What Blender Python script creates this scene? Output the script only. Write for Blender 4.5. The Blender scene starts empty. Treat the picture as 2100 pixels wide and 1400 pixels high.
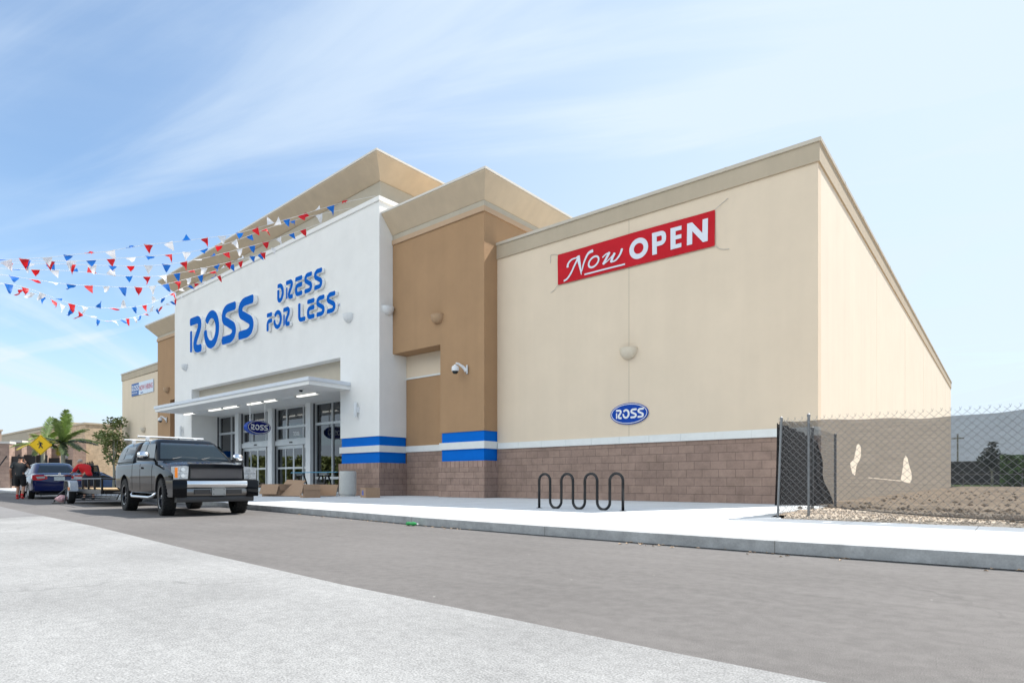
import bpy, bmesh, math, random
from mathutils import Vector, Matrix
from math import radians, sin, cos, pi, sqrt
random.seed(7)
SC = bpy.context.scene
COL = SC.collection

# ------------------------------------------------------------ camera
cam_d = bpy.data.cameras.new('camera'); cam = bpy.data.objects.new('camera', cam_d); COL.objects.link(cam)
SC.camera = cam
cam_d.sensor_width = 36.0; cam_d.sensor_fit = 'HORIZONTAL'
cam_d.lens = 36.0*1254/2100
cam_d.shift_y = (985-700)/2100
cam_d.clip_start = 0.05; cam_d.clip_end = 6000
cam.location = (0, 0, 0.75)
cam.rotation_euler = (radians(90), 0, math.atan2(1040, 1254))

# ------------------------------------------------------------ world, sun, exposure
SUNV = Vector((2.5, 6.8, 9.34)).normalized()
SUN_EL = math.asin(SUNV.z); SUN_AZ = math.atan2(SUNV.x, SUNV.y)
w = bpy.data.worlds.new('World'); SC.world = w; w.use_nodes = True
nt = w.node_tree; nt.nodes.clear()
def N(nt, t, **k):
    n = nt.nodes.new(t)
    for a, b in k.items(): setattr(n, a, b)
    return n
out = N(nt, 'ShaderNodeOutputWorld'); bg = N(nt, 'ShaderNodeBackground'); bg.inputs['Strength'].default_value = 0.12
sky = N(nt, 'ShaderNodeTexSky'); sky.sky_type = 'NISHITA'; sky.sun_disc = False
sky.sun_elevation = SUN_EL; sky.sun_rotation = SUN_AZ
sky.air_density = 1.0; sky.dust_density = 0.6; sky.ozone_density = 2.5; sky.altitude = 5
tc = N(nt, 'ShaderNodeTexCoord'); sep = N(nt, 'ShaderNodeSeparateXYZ'); nt.links.new(tc.outputs['Generated'], sep.inputs[0])
def M(op, a, b=None, c=None, tree=None):
    t = tree or nt
    n = t.nodes.new('ShaderNodeMath'); n.operation = op
    for i, v in enumerate((a, b, c)):
        if v is None: continue
        if isinstance(v, (int, float)): n.inputs[i].default_value = v
        else: t.links.new(v, n.inputs[i])
    return n.outputs[0]
zz = M('ADD', M('MAXIMUM', sep.outputs[2], 0.0), 0.12)
cx_ = M('DIVIDE', sep.outputs[0], zz); cy_ = M('DIVIDE', sep.outputs[1], zz)
def cloud(ang, sx, sy, scale, lo, hi, det=8, off=0.0, dist=0.4):
    ca, sa = cos(ang), sin(ang)
    u = M('MULTIPLY', M('ADD', M('MULTIPLY', cx_, ca), M('MULTIPLY', cy_, sa)), sx)
    v = M('MULTIPLY', M('SUBTRACT', M('MULTIPLY', cy_, ca), M('MULTIPLY', cx_, sa)), sy)
    cb = N(nt, 'ShaderNodeCombineXYZ'); nt.links.new(u, cb.inputs[0]); nt.links.new(v, cb.inputs[1]); cb.inputs[2].default_value = off
    nz = N(nt, 'ShaderNodeTexNoise'); nz.inputs['Scale'].default_value = scale; nz.inputs['Detail'].default_value = det
    nz.inputs['Roughness'].default_value = 0.55; nz.inputs['Distortion'].default_value = dist
    nt.links.new(cb.outputs[0], nz.inputs['Vector'])
    mr = N(nt, 'ShaderNodeMapRange', interpolation_type='SMOOTHSTEP'); nt.links.new(nz.outputs[0], mr.inputs[0])
    mr.inputs[1].default_value = lo; mr.inputs[2].default_value = hi
    return mr.outputs[0]
c1 = cloud(0.9, 0.55, 1.0, 0.75, 0.38, 0.80, 7, 3.1)
c2 = cloud(0.35, 0.30, 1.5, 1.6, 0.46, 0.74, 10, 9.7, 1.0)
c3 = cloud(-0.68, 0.12, 1.0, 1.1, 0.40, 0.54, 8, 4.3, 0.6)
low = N(nt, 'ShaderNodeMapRange', interpolation_type='SMOOTHSTEP'); nt.links.new(sep.outputs[2], low.inputs[0])
low.inputs[1].default_value = 0.34; low.inputs[2].default_value = 0.12
c3 = M('MULTIPLY', c3, low.outputs[0])
sdx, sdy = SUNV.x/sqrt(SUNV.x**2+SUNV.y**2), SUNV.y/sqrt(SUNV.x**2+SUNV.y**2)
sund = M('ADD', M('MULTIPLY', sep.outputs[0], sdx), M('MULTIPLY', sep.outputs[1], sdy))
veil = N(nt, 'ShaderNodeMapRange', interpolation_type='SMOOTHSTEP'); nt.links.new(sund, veil.inputs[0])
veil.inputs[1].default_value = -0.15; veil.inputs[2].default_value = 0.95; veil.inputs[3].default_value = 0.10; veil.inputs[4].default_value = 0.88
cf = M('MINIMUM', M('ADD', M('ADD', M('MULTIPLY', c1, 0.33), M('MULTIPLY', c2, 0.42)), M('ADD', M('MULTIPLY', c3, 0.75), veil.outputs[0])), 0.94)
hz = N(nt, 'ShaderNodeMapRange', interpolation_type='SMOOTHSTEP'); nt.links.new(sep.outputs[2], hz.inputs[0])
hz.inputs[1].default_value = 0.30; hz.inputs[2].default_value = 0.0; hz.inputs[3].default_value = 0.0; hz.inputs[4].default_value = 0.75
cf = M('MAXIMUM', cf, M('MINIMUM', M('ADD', hz.outputs[0], M('MULTIPLY', c3, .5)), .97))
# unseen bright cloud bank added opposite the sun to lift the shaded facade
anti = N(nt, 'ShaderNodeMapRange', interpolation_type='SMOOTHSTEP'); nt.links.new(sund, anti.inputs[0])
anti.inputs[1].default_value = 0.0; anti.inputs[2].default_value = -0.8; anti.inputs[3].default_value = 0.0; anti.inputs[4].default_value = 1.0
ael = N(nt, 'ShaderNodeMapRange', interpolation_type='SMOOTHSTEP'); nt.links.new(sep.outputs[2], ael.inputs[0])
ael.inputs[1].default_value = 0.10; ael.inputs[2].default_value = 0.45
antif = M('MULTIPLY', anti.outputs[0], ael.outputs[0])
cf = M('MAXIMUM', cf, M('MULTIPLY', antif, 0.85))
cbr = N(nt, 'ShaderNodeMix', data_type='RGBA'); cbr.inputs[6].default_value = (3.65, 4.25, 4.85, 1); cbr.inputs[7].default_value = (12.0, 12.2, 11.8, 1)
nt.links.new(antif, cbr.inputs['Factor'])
mix = N(nt, 'ShaderNodeMix', data_type='RGBA'); nt.links.new(cf, mix.inputs['Factor'])
skm = N(nt, 'ShaderNodeVectorMath', operation='MULTIPLY'); nt.links.new(sky.outputs[0], skm.inputs[0]); skm.inputs[1].default_value = (.86, .98, 1.0)
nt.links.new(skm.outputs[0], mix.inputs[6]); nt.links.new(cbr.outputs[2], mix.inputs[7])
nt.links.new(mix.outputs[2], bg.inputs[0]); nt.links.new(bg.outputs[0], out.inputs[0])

sl = bpy.data.lights.new('sun', 'SUN'); sl.energy = 4.0; sl.angle = radians(0.5); sl.color = (1, 0.955, 0.89)
so = bpy.data.objects.new('sun', sl); COL.objects.link(so); so.location = (20, 60, 80)
so.rotation_euler = (-SUNV).to_track_quat('-Z', 'Y').to_euler()
SC.view_settings.view_transform = 'Standard'; SC.view_settings.look = 'None'
SC.view_settings.gamma = 1; SC.view_settings.exposure = 0.86
SC.view_settings.use_curve_mapping = False
SC.render.film_transparent = False
try:
    SC.cycles.max_bounces = 8; SC.cycles.transparent_max_bounces = 16; SC.cycles.use_denoising = True
    SC.cycles.sample_clamp_indirect = 6
except Exception: pass

# ------------------------------------------------------------ materials
def hexc(r, g, b):
    f = lambda c: ((c/255+0.055)/1.055)**2.4 if c > 10 else c/255/12.92
    return (f(r), f(g), f(b))
def mat(name, col, rough=0.7, metal=0.0, noise=0.0, nscale=3.0, bump=0.0, bscale=80.0, spec=0.5, coat=0.0, emis=0.0, streak=0.0, bdist=0.01):
    m = bpy.data.materials.new(name); m.use_nodes = True; t = m.node_tree
    b = t.nodes['Principled BSDF']
    b.inputs['Base Color'].default_value = (*col, 1); b.inputs['Roughness'].default_value = rough
    b.inputs['Metallic'].default_value = metal; b.inputs['Specular IOR Level'].default_value = spec
    if coat: b.inputs['Coat Weight'].default_value = coat; b.inputs['Coat Roughness'].default_value = 0.02
    if emis:
        b.inputs['Emission Color'].default_value = (*col, 1); b.inputs['Emission Strength'].default_value = emis
    tcn = N(t, 'ShaderNodeTexCoord')
    if noise:
        n1 = N(t, 'ShaderNodeTexNoise'); n1.inputs['Scale'].default_value = nscale; n1.inputs['Detail'].default_value = 8; n1.inputs['Roughness'].default_value = .65
        t.links.new(tcn.outputs['Object'], n1.inputs['Vector'])
        mr = N(t, 'ShaderNodeMapRange'); t.links.new(n1.outputs[0], mr.inputs[0])
        mr.inputs[1].default_value = 0.3; mr.inputs[2].default_value = 0.7
        mr.inputs[3].default_value = 1-noise; mr.inputs[4].default_value = 1+noise
        val = mr.outputs[0]
        if streak:
            mp = N(t, 'ShaderNodeMapping'); mp.inputs['Scale'].default_value = (2.2, 2.2, 0.12)
            t.links.new(tcn.outputs['Object'], mp.inputs[0])
            n3 = N(t, 'ShaderNodeTexNoise'); n3.inputs['Scale'].default_value = 1.3; n3.inputs['Detail'].default_value = 6
            t.links.new(mp.outputs[0], n3.inputs['Vector'])
            mr3 = N(t, 'ShaderNodeMapRange'); t.links.new(n3.outputs[0], mr3.inputs[0])
            mr3.inputs[1].default_value = .35; mr3.inputs[2].default_value = .7; mr3.inputs[3].default_value = 1+streak*.3; mr3.inputs[4].default_value = 1-streak
            val = M('MULTIPLY', val, mr3.outputs[0], tree=t)
        vm = N(t, 'ShaderNodeVectorMath', operation='SCALE'); vm.inputs[0].default_value = col
        t.links.new(val, vm.inputs['Scale']); t.links.new(vm.outputs[0], b.inputs['Base Color'])
    if bump:
        n2 = N(t, 'ShaderNodeTexNoise'); n2.inputs['Scale'].default_value = bscale; n2.inputs['Detail'].default_value = 4
        t.links.new(tcn.outputs['Object'], n2.inputs['Vector'])
        bp = N(t, 'ShaderNodeBump'); bp.inputs['Strength'].default_value = bump; bp.inputs['Distance'].default_value = bdist
        t.links.new(n2.outputs[0], bp.inputs['Height']); t.links.new(bp.outputs[0], b.inputs['Normal'])
    return m
def block_mat(name, c1, c2, cm, bw=.4755, rh=.2365, mortar=.007, zoff=.126, offset=.5, rough=.95):
    m = bpy.data.materials.new(name); m.use_nodes = True; t = m.node_tree; b = t.nodes['Principled BSDF']
    b.inputs['Roughness'].default_value = rough; b.inputs['Specular IOR Level'].default_value = .2
    tcn = N(t, 'ShaderNodeTexCoord'); s = N(t, 'ShaderNodeSeparateXYZ'); t.links.new(tcn.outputs['Object'], s.inputs[0])
    u = M('ADD', s.outputs[0], s.outputs[1], tree=t); v = M('SUBTRACT', s.outputs[2], zoff, tree=t)
    c = N(t, 'ShaderNodeCombineXYZ'); t.links.new(u, c.inputs[0]); t.links.new(v, c.inputs[1])
    br = N(t, 'ShaderNodeTexBrick'); br.offset = offset; br.inputs['Scale'].default_value = 1.0
    br.inputs['Brick Width'].default_value = bw; br.inputs['Row Height'].default_value = rh
    br.inputs['Mortar Size'].default_value = mortar; br.inputs['Mortar Smooth'].default_value = .3
    br.inputs['Color1'].default_value = (*c1, 1); br.inputs['Color2'].default_value = (*c2, 1); br.inputs['Mortar'].default_value = (*cm, 1)
    t.links.new(c.outputs[0], br.inputs['Vector'])
    n1 = N(t, 'ShaderNodeTexNoise'); n1.inputs['Scale'].default_value = 2.1; n1.inputs['Detail'].default_value = 10; n1.inputs['Roughness'].default_value = .75
    t.links.new(tcn.outputs['Object'], n1.inputs['Vector'])
    mr = N(t, 'ShaderNodeMapRange'); t.links.new(n1.outputs[0], mr.inputs[0]); mr.inputs[1].default_value = .3; mr.inputs[2].default_value = .72; mr.inputs[3].default_value = .78; mr.inputs[4].default_value = 1.28
    vm = N(t, 'ShaderNodeVectorMath', operation='SCALE'); t.links.new(br.outputs[0], vm.inputs[0]); t.links.new(mr.outputs[0], vm.inputs['Scale'])
    # pale efflorescence specks
    n2 = N(t, 'ShaderNodeTexNoise'); n2.inputs['Scale'].default_value = 34; n2.inputs['Detail'].default_value = 6; n2.inputs['Roughness'].default_value = .7
    t.links.new(tcn.outputs['Object'], n2.inputs['Vector'])
    mr2 = N(t, 'ShaderNodeMapRange'); t.links.new(n2.outputs[0], mr2.inputs[0]); mr2.inputs[1].default_value = .62; mr2.inputs[2].default_value = .78; mr2.inputs[3].default_value = 0; mr2.inputs[4].default_value = .45
    mx = N(t, 'ShaderNodeMix', data_type='RGBA'); t.links.new(mr2.outputs[0], mx.inputs['Factor']); t.links.new(vm.outputs[0], mx.inputs[6]); mx.inputs[7].default_value = (.5, .46, .42, 1)
    t.links.new(mx.outputs[2], b.inputs['Base Color'])
    hs = M('SUBTRACT', M('MULTIPLY', n2.outputs[0], .5, tree=t), M('MULTIPLY', br.outputs['Fac'], 1.0, tree=t), tree=t)
    bp = N(t, 'ShaderNodeBump'); bp.inputs['Strength'].default_value = .7; bp.inputs['Distance'].default_value = .012
    t.links.new(hs, bp.inputs['Height']); t.links.new(bp.outputs[0], b.inputs['Normal'])
    return m
def ground_mat(name, col, fine=.12, fscale=260, mid=.1, mscale=9, big=.12, bscale=.5, specks=0.0, speck_col=(.6, .6, .6), joints=None, bump=.25, rough=.9, streaks=0.0, dark=0.0, cracks=0.0):
    m = bpy.data.materials.new(name); m.use_nodes = True; t = m.node_tree; b = t.nodes['Principled BSDF']
    b.inputs['Roughness'].default_value = rough; b.inputs['Specular IOR Level'].default_value = .25
    tcn = N(t, 'ShaderNodeTexCoord'); P = tcn.outputs['Object']
    def nz(sc, lo, hi, a, bb, det=6, rgh=.6, vec=P):
        n = N(t, 'ShaderNodeTexNoise'); n.inputs['Scale'].default_value = sc; n.inputs['Detail'].default_value = det; n.inputs['Roughness'].default_value = rgh
        t.links.new(vec, n.inputs['Vector']); mr = N(t, 'ShaderNodeMapRange'); t.links.new(n.outputs[0], mr.inputs[0])
        mr.inputs[1].default_value = lo; mr.inputs[2].default_value = hi; mr.inputs[3].default_value = a; mr.inputs[4].default_value = bb
        return mr.outputs[0], n.outputs[0]
    f, fh = nz(fscale, .3, .7, 1-fine, 1+fine, 3); g, _ = nz(mscale, .3, .7, 1-mid, 1+mid); h, _ = nz(bscale, .3, .7, 1-big, 1+big)
    v = M('MULTIPLY', M('MULTIPLY', f, g, tree=t), h, tree=t)
    if streaks:
        mp = N(t, 'ShaderNodeMapping'); mp.inputs['Scale'].default_value = (.25, 2.2, 1); t.links.new(P, mp.inputs[0])
        s1, _ = nz(1.6, .45, .75, 1, 1+streaks, 7, .6, mp.outputs[0]); v = M('MULTIPLY', v, s1, tree=t)
    vm = N(t, 'ShaderNodeVectorMath', operation='SCALE'); vm.inputs[0].default_value = col; t.links.new(v, vm.inputs['Scale'])
    colo = vm.outputs[0]
    if specks:
        vo = N(t, 'ShaderNodeTexVoronoi'); vo.inputs['Scale'].default_value = 3.2; t.links.new(P, vo.inputs['Vector'])
        lt = M('LESS_THAN', vo.outputs['Distance'], specks, tree=t)
        sx = N(t, 'ShaderNodeSeparateXYZ'); t.links.new(vo.outputs['Color'], sx.inputs[0])
        lt = M('MULTIPLY', lt, M('GREATER_THAN', sx.outputs[0], .55, tree=t), tree=t)
        mx = N(t, 'ShaderNodeMix', data_type='RGBA'); t.links.new(M('MULTIPLY', lt, .6, tree=t), mx.inputs['Factor']); t.links.new(colo, mx.inputs[6]); mx.inputs[7].default_value = (*speck_col, 1); colo = mx.outputs[2]
    if dark:
        d1, _ = nz(1.3, .58, .75, 0, dark, 9, .7)
        mx = N(t, 'ShaderNodeMix', data_type='RGBA'); t.links.new(d1, mx.inputs['Factor']); t.links.new(colo, mx.inputs[6]); mx.inputs[7].default_value = (col[0]*.5, col[1]*.48, col[2]*.46, 1); colo = mx.outputs[2]
    if cracks:
        nn = N(t, 'ShaderNodeTexNoise'); nn.inputs['Scale'].default_value = 1.1; nn.inputs['Detail'].default_value = 6; t.links.new(P, nn.inputs['Vector'])
        ad = N(t, 'ShaderNodeVectorMath', operation='MULTIPLY_ADD'); t.links.new(nn.outputs['Color'], ad.inputs[0]); ad.inputs[1].default_value = (1.3, 1.3, 0); t.links.new(P, ad.inputs[2])
        vo2 = N(t, 'ShaderNodeTexVoronoi', feature='DISTANCE_TO_EDGE'); vo2.inputs['Scale'].default_value = cracks; t.links.new(ad.outputs[0], vo2.inputs['Vector'])
        ln = M('LESS_THAN', vo2.outputs['Distance'], .0045*cracks/.3, tree=t); k1, _ = nz(.35, .50, .64, 0, .32, 3)
        mx = N(t, 'ShaderNodeMix', data_type='RGBA'); t.links.new(M('MULTIPLY', ln, k1, tree=t), mx.inputs['Factor']); t.links.new(colo, mx.inputs[6]); mx.inputs[7].default_value = (col[0]*.3, col[1]*.3, col[2]*.3, 1); colo = mx.outputs[2]
    if joints:
        jx, jy, ox, oy = joints
        s = N(t, 'ShaderNodeSeparateXYZ'); t.links.new(P, s.inputs[0])
        def line(o, step, off):
            fr = M('FRACT', M('DIVIDE', M('ADD', o, off+1000*step, tree=t), step, tree=t), tree=t)
            return M('LESS_THAN', M('ABSOLUTE', M('SUBTRACT', fr, .5, tree=t), tree=t), .006/step, tree=t)
        j = M('MAXIMUM', line(s.outputs[0], jx, ox), line(s.outputs[1], jy, oy), tree=t)
        mx = N(t, 'ShaderNodeMix', data_type='RGBA'); t.links.new(M('MULTIPLY', j, .6, tree=t), mx.inputs['Factor']); t.links.new(colo, mx.inputs[6]); mx.inputs[7].default_value = (.12, .11, .10, 1); colo = mx.outputs[2]
    t.links.new(colo, b.inputs['Base Color'])
    bp = N(t, 'ShaderNodeBump'); bp.inputs['Strength'].default_value = bump; bp.inputs['Distance'].default_value = .004
    t.links.new(fh, bp.inputs['Height']); t.links.new(bp.outputs[0], b.inputs['Normal'])
    return m
def glass_mat(name, tint, ior=1.7, rough=.01):
    m = bpy.data.materials.new(name); m.use_nodes = True; t = m.node_tree; t.nodes.clear()
    o = N(t, 'ShaderNodeOutputMaterial'); mx = N(t, 'ShaderNodeMixShader'); tr = N(t, 'ShaderNodeBsdfTransparent'); gl = N(t, 'ShaderNodeBsdfGlossy')
    tr.inputs[0].default_value = (*tint, 1); gl.inputs['Roughness'].default_value = rough; gl.inputs[0].default_value = (.95, .97, 1, 1)
    fr = N(t, 'ShaderNodeFresnel'); fr.inputs[0].default_value = ior
    t.links.new(fr.outputs[0], mx.inputs[0]); t.links.new(tr.outputs[0], mx.inputs[1]); t.links.new(gl.outputs[0], mx.inputs[2]); t.links.new(mx.outputs[0], o.inputs[0])
    return m

WHITE = mat('white stucco', (.81, .80, .77), .9, noise=.03, nscale=1.2, bump=.35, bscale=130, streak=.012)
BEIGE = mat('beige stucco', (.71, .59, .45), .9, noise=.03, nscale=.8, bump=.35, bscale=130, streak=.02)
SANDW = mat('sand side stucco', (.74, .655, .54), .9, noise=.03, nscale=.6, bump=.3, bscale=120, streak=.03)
BROWN = mat('brown stucco', (.385, .235, .125), .9, noise=.05, nscale=1.0, bump=.35, bscale=130, streak=.04)
BROWN2 = mat('light brown stucco', (.50, .35, .23), .9, noise=.03, nscale=1.0, bump=.3, bscale=130)
CORN = mat('cornice stucco', (.60, .485, .35), .9, noise=.04, nscale=1.0, bump=.25, bscale=110, streak=.05)
GREYW = mat('grey stucco', (.47, .42, .335), .9, noise=.06, nscale=2.0, bump=.25, bscale=110)
FASC = mat('tan fascia', (.46, .385, .285), .85, noise=.04, nscale=1.4, bump=.25, bscale=110, streak=.05)
METCAP = mat('painted metal coping', (.50, .45, .37), .45, noise=.03)
RIMCAP = mat('pale metal coping', (.62, .58, .52), .4, noise=.03)
BLUE = mat('blue band paint', (.0, .14, .58), .7, spec=.1, noise=.03, nscale=4, bump=.2, bscale=150)
TRIM = mat('cast white trim', (.72, .73, .71), .8, noise=.04, nscale=4, bump=.2, bscale=90)
BLOCK = block_mat('split face block', (.315, .222, .178), (.275, .193, .157), (.19, .135, .11))
BLOCKP = block_mat('pillar block', (.34, .238, .192), (.285, .2, .162), (.16, .11, .09), bw=.475)
SOLD = block_mat('soldier block', (.37, .255, .21), (.31, .215, .175), (.15, .075, .055), bw=.232, rh=1.0, mortar=.010, offset=0)
ALU = mat('aluminium frame', (.58, .60, .61), .4, metal=.25, noise=.03)
ALUW = mat('pale painted post', (.72, .73, .73), .5, noise=.03)
BAYSHADE = mat('painted bay shade', (.04, .04, .045), .5)
GLASS = glass_mat('window glass', (.42, .45, .47), 2.1)
CONC = mat('pale concrete', (.55, .53, .49), .9, noise=.1, nscale=8, bump=.4, bscale=90)
AGG = mat('exposed aggregate', (.52, .52, .49), .95, noise=.45, nscale=70, bump=.9, bscale=95)
BLACKM = mat('black steel', (.012, .012, .013), .28, metal=.3, spec=.6)
BLACKP = mat('black plastic', (.02, .02, .021), .55)
RUBBER = mat('tyre rubber', (.018, .018, .018), .85, noise=.2, nscale=20, bump=.5, bscale=60)
CHROME = mat('chrome', (.75, .76, .78), .12, metal=1)
BPAINT = mat('black car paint', (.003, .004, .006), .05, spec=.17, coat=.04)
NAVY = mat('navy car paint', (.005, .012, .075), .12, spec=.4, coat=.3)
LBLUE = mat('light blue car paint', (.05, .13, .32), .2, spec=.6, coat=1.0)
CARGL = mat('tinted car glass', (.010, .017, .020), .03, spec=.45, coat=.05)
LENS = mat('headlight lens', (.42, .44, .46), .15, metal=.4, spec=.8, noise=.3, nscale=25)
AMBER = mat('amber lens', (.8, .22, .01), .3)
REDL = mat('red lens', (.55, .01, .015), .2, coat=1)
PLATE = mat('number plate', (.55, .60, .58), .4, noise=.15, nscale=14)
GALV = mat('galvanised steel', (.20, .205, .21), .5, metal=.4, noise=.2, nscale=30)
WIRE = mat('chain link wire', (.20, .205, .21), .55, metal=.25)
WOOD = mat('plywood', (.50, .35, .19), .85, noise=.25, nscale=12)
CARD = mat('cardboard', (.36, .235, .15), .95, noise=.08, nscale=14, bump=.15, bscale=40)
CARDD = mat('cardboard inside', (.20, .13, .085), .95)
WHITEP = mat('white enamel', (.74, .75, .75), .35, noise=.02)
LETW = mat('white letter return', (.86, .87, .87), .5)
LETB = mat('blue letter face', (.0, .115, .50), .6, spec=.03)
SIGNB = mat('blue sign face', (.0, .05, .34), .4, spec=.2)
SIGND = mat('dark blue sign face', (.004, .008, .13), .25, spec=.5)
BANR = mat('red banner vinyl', (.50, .012, .022), .6, spec=.12, noise=.10, nscale=1.5, bump=.6, bscale=2.2, bdist=.05)
BANW = mat('white banner print', (.66, .69, .76), .55)
SKIN = mat('skin', (.42, .22, .14), .6)
HAIRD = mat('dark hair', (.015, .012, .01), .8)
SHIRT = mat('charcoal t-shirt', (.035, .037, .038), .9, noise=.1, nscale=20)
SHORTS = mat('black shorts', (.008, .008, .009), .9)
REDC = mat('red cloth', (.60, .006, .010), .8)
GREYC = mat('grey cap cloth', (.42, .40, .35), .9)
TUBE = mat('lit fluorescent tube', (.95, .93, .84), .5, emis=.75)
INTL = mat('shop ceiling light', (1.0, .70, .38), .5, emis=4.0)
LEAF = mat('broad leaf', (.17, .20, .06), .55, noise=.5, nscale=1.3)
LEAFY = mat('yellow palm leaf', (.42, .34, .04), .6, noise=.3, nscale=2)
LEAFG = mat('green palm leaf', (.25, .34, .09), .45, noise=.45, nscale=2)
LEAFD = mat('dark palm leaf', (.06, .085, .035), .5, noise=.4, nscale=2)
BARK = mat('palm trunk', (.34, .33, .26), .9, noise=.25, nscale=6, bump=.5, bscale=20)
CFLR = [mat('red pennant plastic', (.70, .012, .02), .45), mat('white pennant plastic', (.85, .85, .86), .45), mat('blue pennant plastic', (.01, .17, .62), .45)]
for m_ in CFLR:
    t = m_.node_tree; b = t.nodes['Principled BSDF']; o = t.nodes['Material Output']
    tl = N(t, 'ShaderNodeBsdfTranslucent'); tl.inputs[0].default_value = b.inputs['Base Color'].default_value
    mx = N(t, 'ShaderNodeMixShader'); mx.inputs[0].default_value = .45
    t.links.new(b.outputs[0], mx.inputs[1]); t.links.new(tl.outputs[0], mx.inputs[2]); t.links.new(mx.outputs[0], o.inputs[0])

# ------------------------------------------------------------ mesh helper
class MB:
    def __init__(s): s.v = []; s.f = []; s.m = []; s.mats = []
    def mi(s, m):
        if m is None: return 0
        if m not in s.mats: s.mats.append(m)
        return s.mats.index(m)
    def add(s, vs, fs, m=None):
        o = len(s.v); s.v += [tuple(v) for v in vs]; k = s.mi(m)
        for f in fs: s.f.append(tuple(i+o for i in f)); s.m.append(k)
        return s
    def box(s, x0, x1, y0, y1, z0, z1, m=None):
        vs = [(x, y, z) for z in (z0, z1) for y in (y0, y1) for x in (x0, x1)]
        return s.add(vs, [(0, 2, 3, 1), (4, 5, 7, 6), (0, 1, 5, 4), (2, 6, 7, 3), (0, 4, 6, 2), (1, 3, 7, 5)], m)
    def obox(s, c, ax, ay, az, m=None):
        c = Vector(c); ax, ay, az = Vector(ax), Vector(ay), Vector(az)
        vs = [c+i*ax+j*ay+k*az for k in (-1, 1) for j in (-1, 1) for i in (-1, 1)]
        return s.add(vs, [(0, 2, 3, 1), (4, 5, 7, 6), (0, 1, 5, 4), (2, 6, 7, 3), (0, 4, 6, 2), (1, 3, 7, 5)], m)
    def prism(s, poly, a, b, plane='xz', m=None, mf=None):
        def P(p, d):
            return {'xz': (p[0], d, p[1]), 'xy': (p[0], p[1], d), 'yz': (d, p[0], p[1])}[plane]
        n = len(poly); vs = [P(p, a) for p in poly]+[P(p, b) for p in poly]
        s.add(vs, [tuple(range(n))], mf or m); s.f.append(None); s.f.pop()
        o = len(s.v)-2*n; k = s.mi(m)
        s.f.append(tuple(o+n+i for i in reversed(range(n)))); s.m.append(k)
        for i in range(n):
            j = (i+1) % n; s.f.append((o+i, o+n+i, o+n+j, o+j)); s.m.append(k)
        return s
    def tube(s, pts, r, seg=8, m=None, cap=True):
        pts = [Vector(p) for p in pts]; n = len(pts); vs = []; up = None
        for i, p in enumerate(pts):
            d = (pts[min(i+1, n-1)]-pts[max(i-1, 0)]).normalized()
            if up is None:
                up = Vector((0, 0, 1)) if abs(d.z) < .9 else Vector((1, 0, 0))
            a = d.cross(up).normalized(); bb = a.cross(d).normalized(); up = bb
            rr = r[i] if isinstance(r, (list, tuple)) else r
            for k in range(seg):
                t = 2*pi*k/seg; vs.append(p+a*cos(t)*rr+bb*sin(t)*rr)
        fs = [(i*seg+k, i*seg+(k+1) % seg, (i+1)*seg+(k+1) % seg, (i+1)*seg+k) for i in range(n-1) for k in range(seg)]
        if cap: fs += [tuple(reversed(range(seg))), tuple((n-1)*seg+k for k in range(seg))]
        return s.add(vs, fs, m)
    def lathe(s, prof, o=(0, 0, 0), ax='z', seg=24, m=None, ang=2*pi, start=0.0):
        full = abs(ang-2*pi) < 1e-6; ns = seg if full else seg+1; vs = []
        for (r, h) in prof:
            for k in range(ns):
                t = start+ang*k/seg; a, b2 = r*cos(t), r*sin(t)
                p = {'z': (a, b2, h), 'y': (a, h, b2), 'x': (h, a, b2)}[ax]
                vs.append((p[0]+o[0], p[1]+o[1], p[2]+o[2]))
        fs = []
        for i in range(len(prof)-1):
            for k in range(seg if full else seg):
                k2 = (k+1) % ns if full else k+1
                fs.append((i*ns+k, i*ns+k2, (i+1)*ns+k2, (i+1)*ns+k))
        return s.add(vs, fs, m)
    def xf(s, M4):
        s.v = [tuple(M4 @ Vector(v)) for v in s.v]; return s
    def scale(s, k):
        s.v = [(v[0]*k, v[1]*k, v[2]*k) for v in s.v]; return s
    def build(s, name, m=None, parent=None, smooth=False, loc=None, fix=True, **tags):
        me = bpy.data.meshes.new(name); me.from_pydata(s.v, [], s.f)
        ms = s.mats if s.mats else ([m] if m else [])
        for q in ms: me.materials.append(q)
        if s.mats: me.polygons.foreach_set('material_index', s.m)
        if fix:
            bm = bmesh.new(); bm.from_mesh(me); bmesh.ops.recalc_face_normals(bm, faces=bm.faces); bm.to_mesh(me); bm.free()
        if smooth: shade(me, smooth)
        o = bpy.data.objects.new(name, me); COL.objects.link(o)
        if parent: o.parent = parent
        if loc: o.location = loc
        for k, v in tags.items(): o[k] = v
        return o
def shade(me, ang=True):
    me.polygons.foreach_set('use_smooth', [True]*len(me.polygons))
    if ang is not True:
        bm = bmesh.new(); bm.from_mesh(me)
        for e in bm.edges:
            if len(e.link_faces) == 2 and e.calc_face_angle(0) > radians(ang): e.smooth = False
        bm.to_mesh(me); bm.free()
def thing(name, label, cat, loc=(0, 0, 0), rz=0, group=None):
    o = bpy.data.objects.new(name, None); COL.objects.link(o); o.location = loc; o.rotation_euler = (0, 0, rz)
    o.empty_display_size = .2; o['label'] = label; o['category'] = cat
    if group: o['group'] = group
    return o
def tag(o, label=None, cat=None, group=None, kind=None):
    if label: o['label'] = label
    if cat: o['category'] = cat
    if group: o['group'] = group
    if kind: o['kind'] = kind
    return o
def copy_tree(o, parent=None):
    c = o.copy(); COL.objects.link(c); c.parent = parent
    for ch in [q for q in bpy.data.objects if q.parent == o]: copy_tree(ch, c)
    return c
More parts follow.
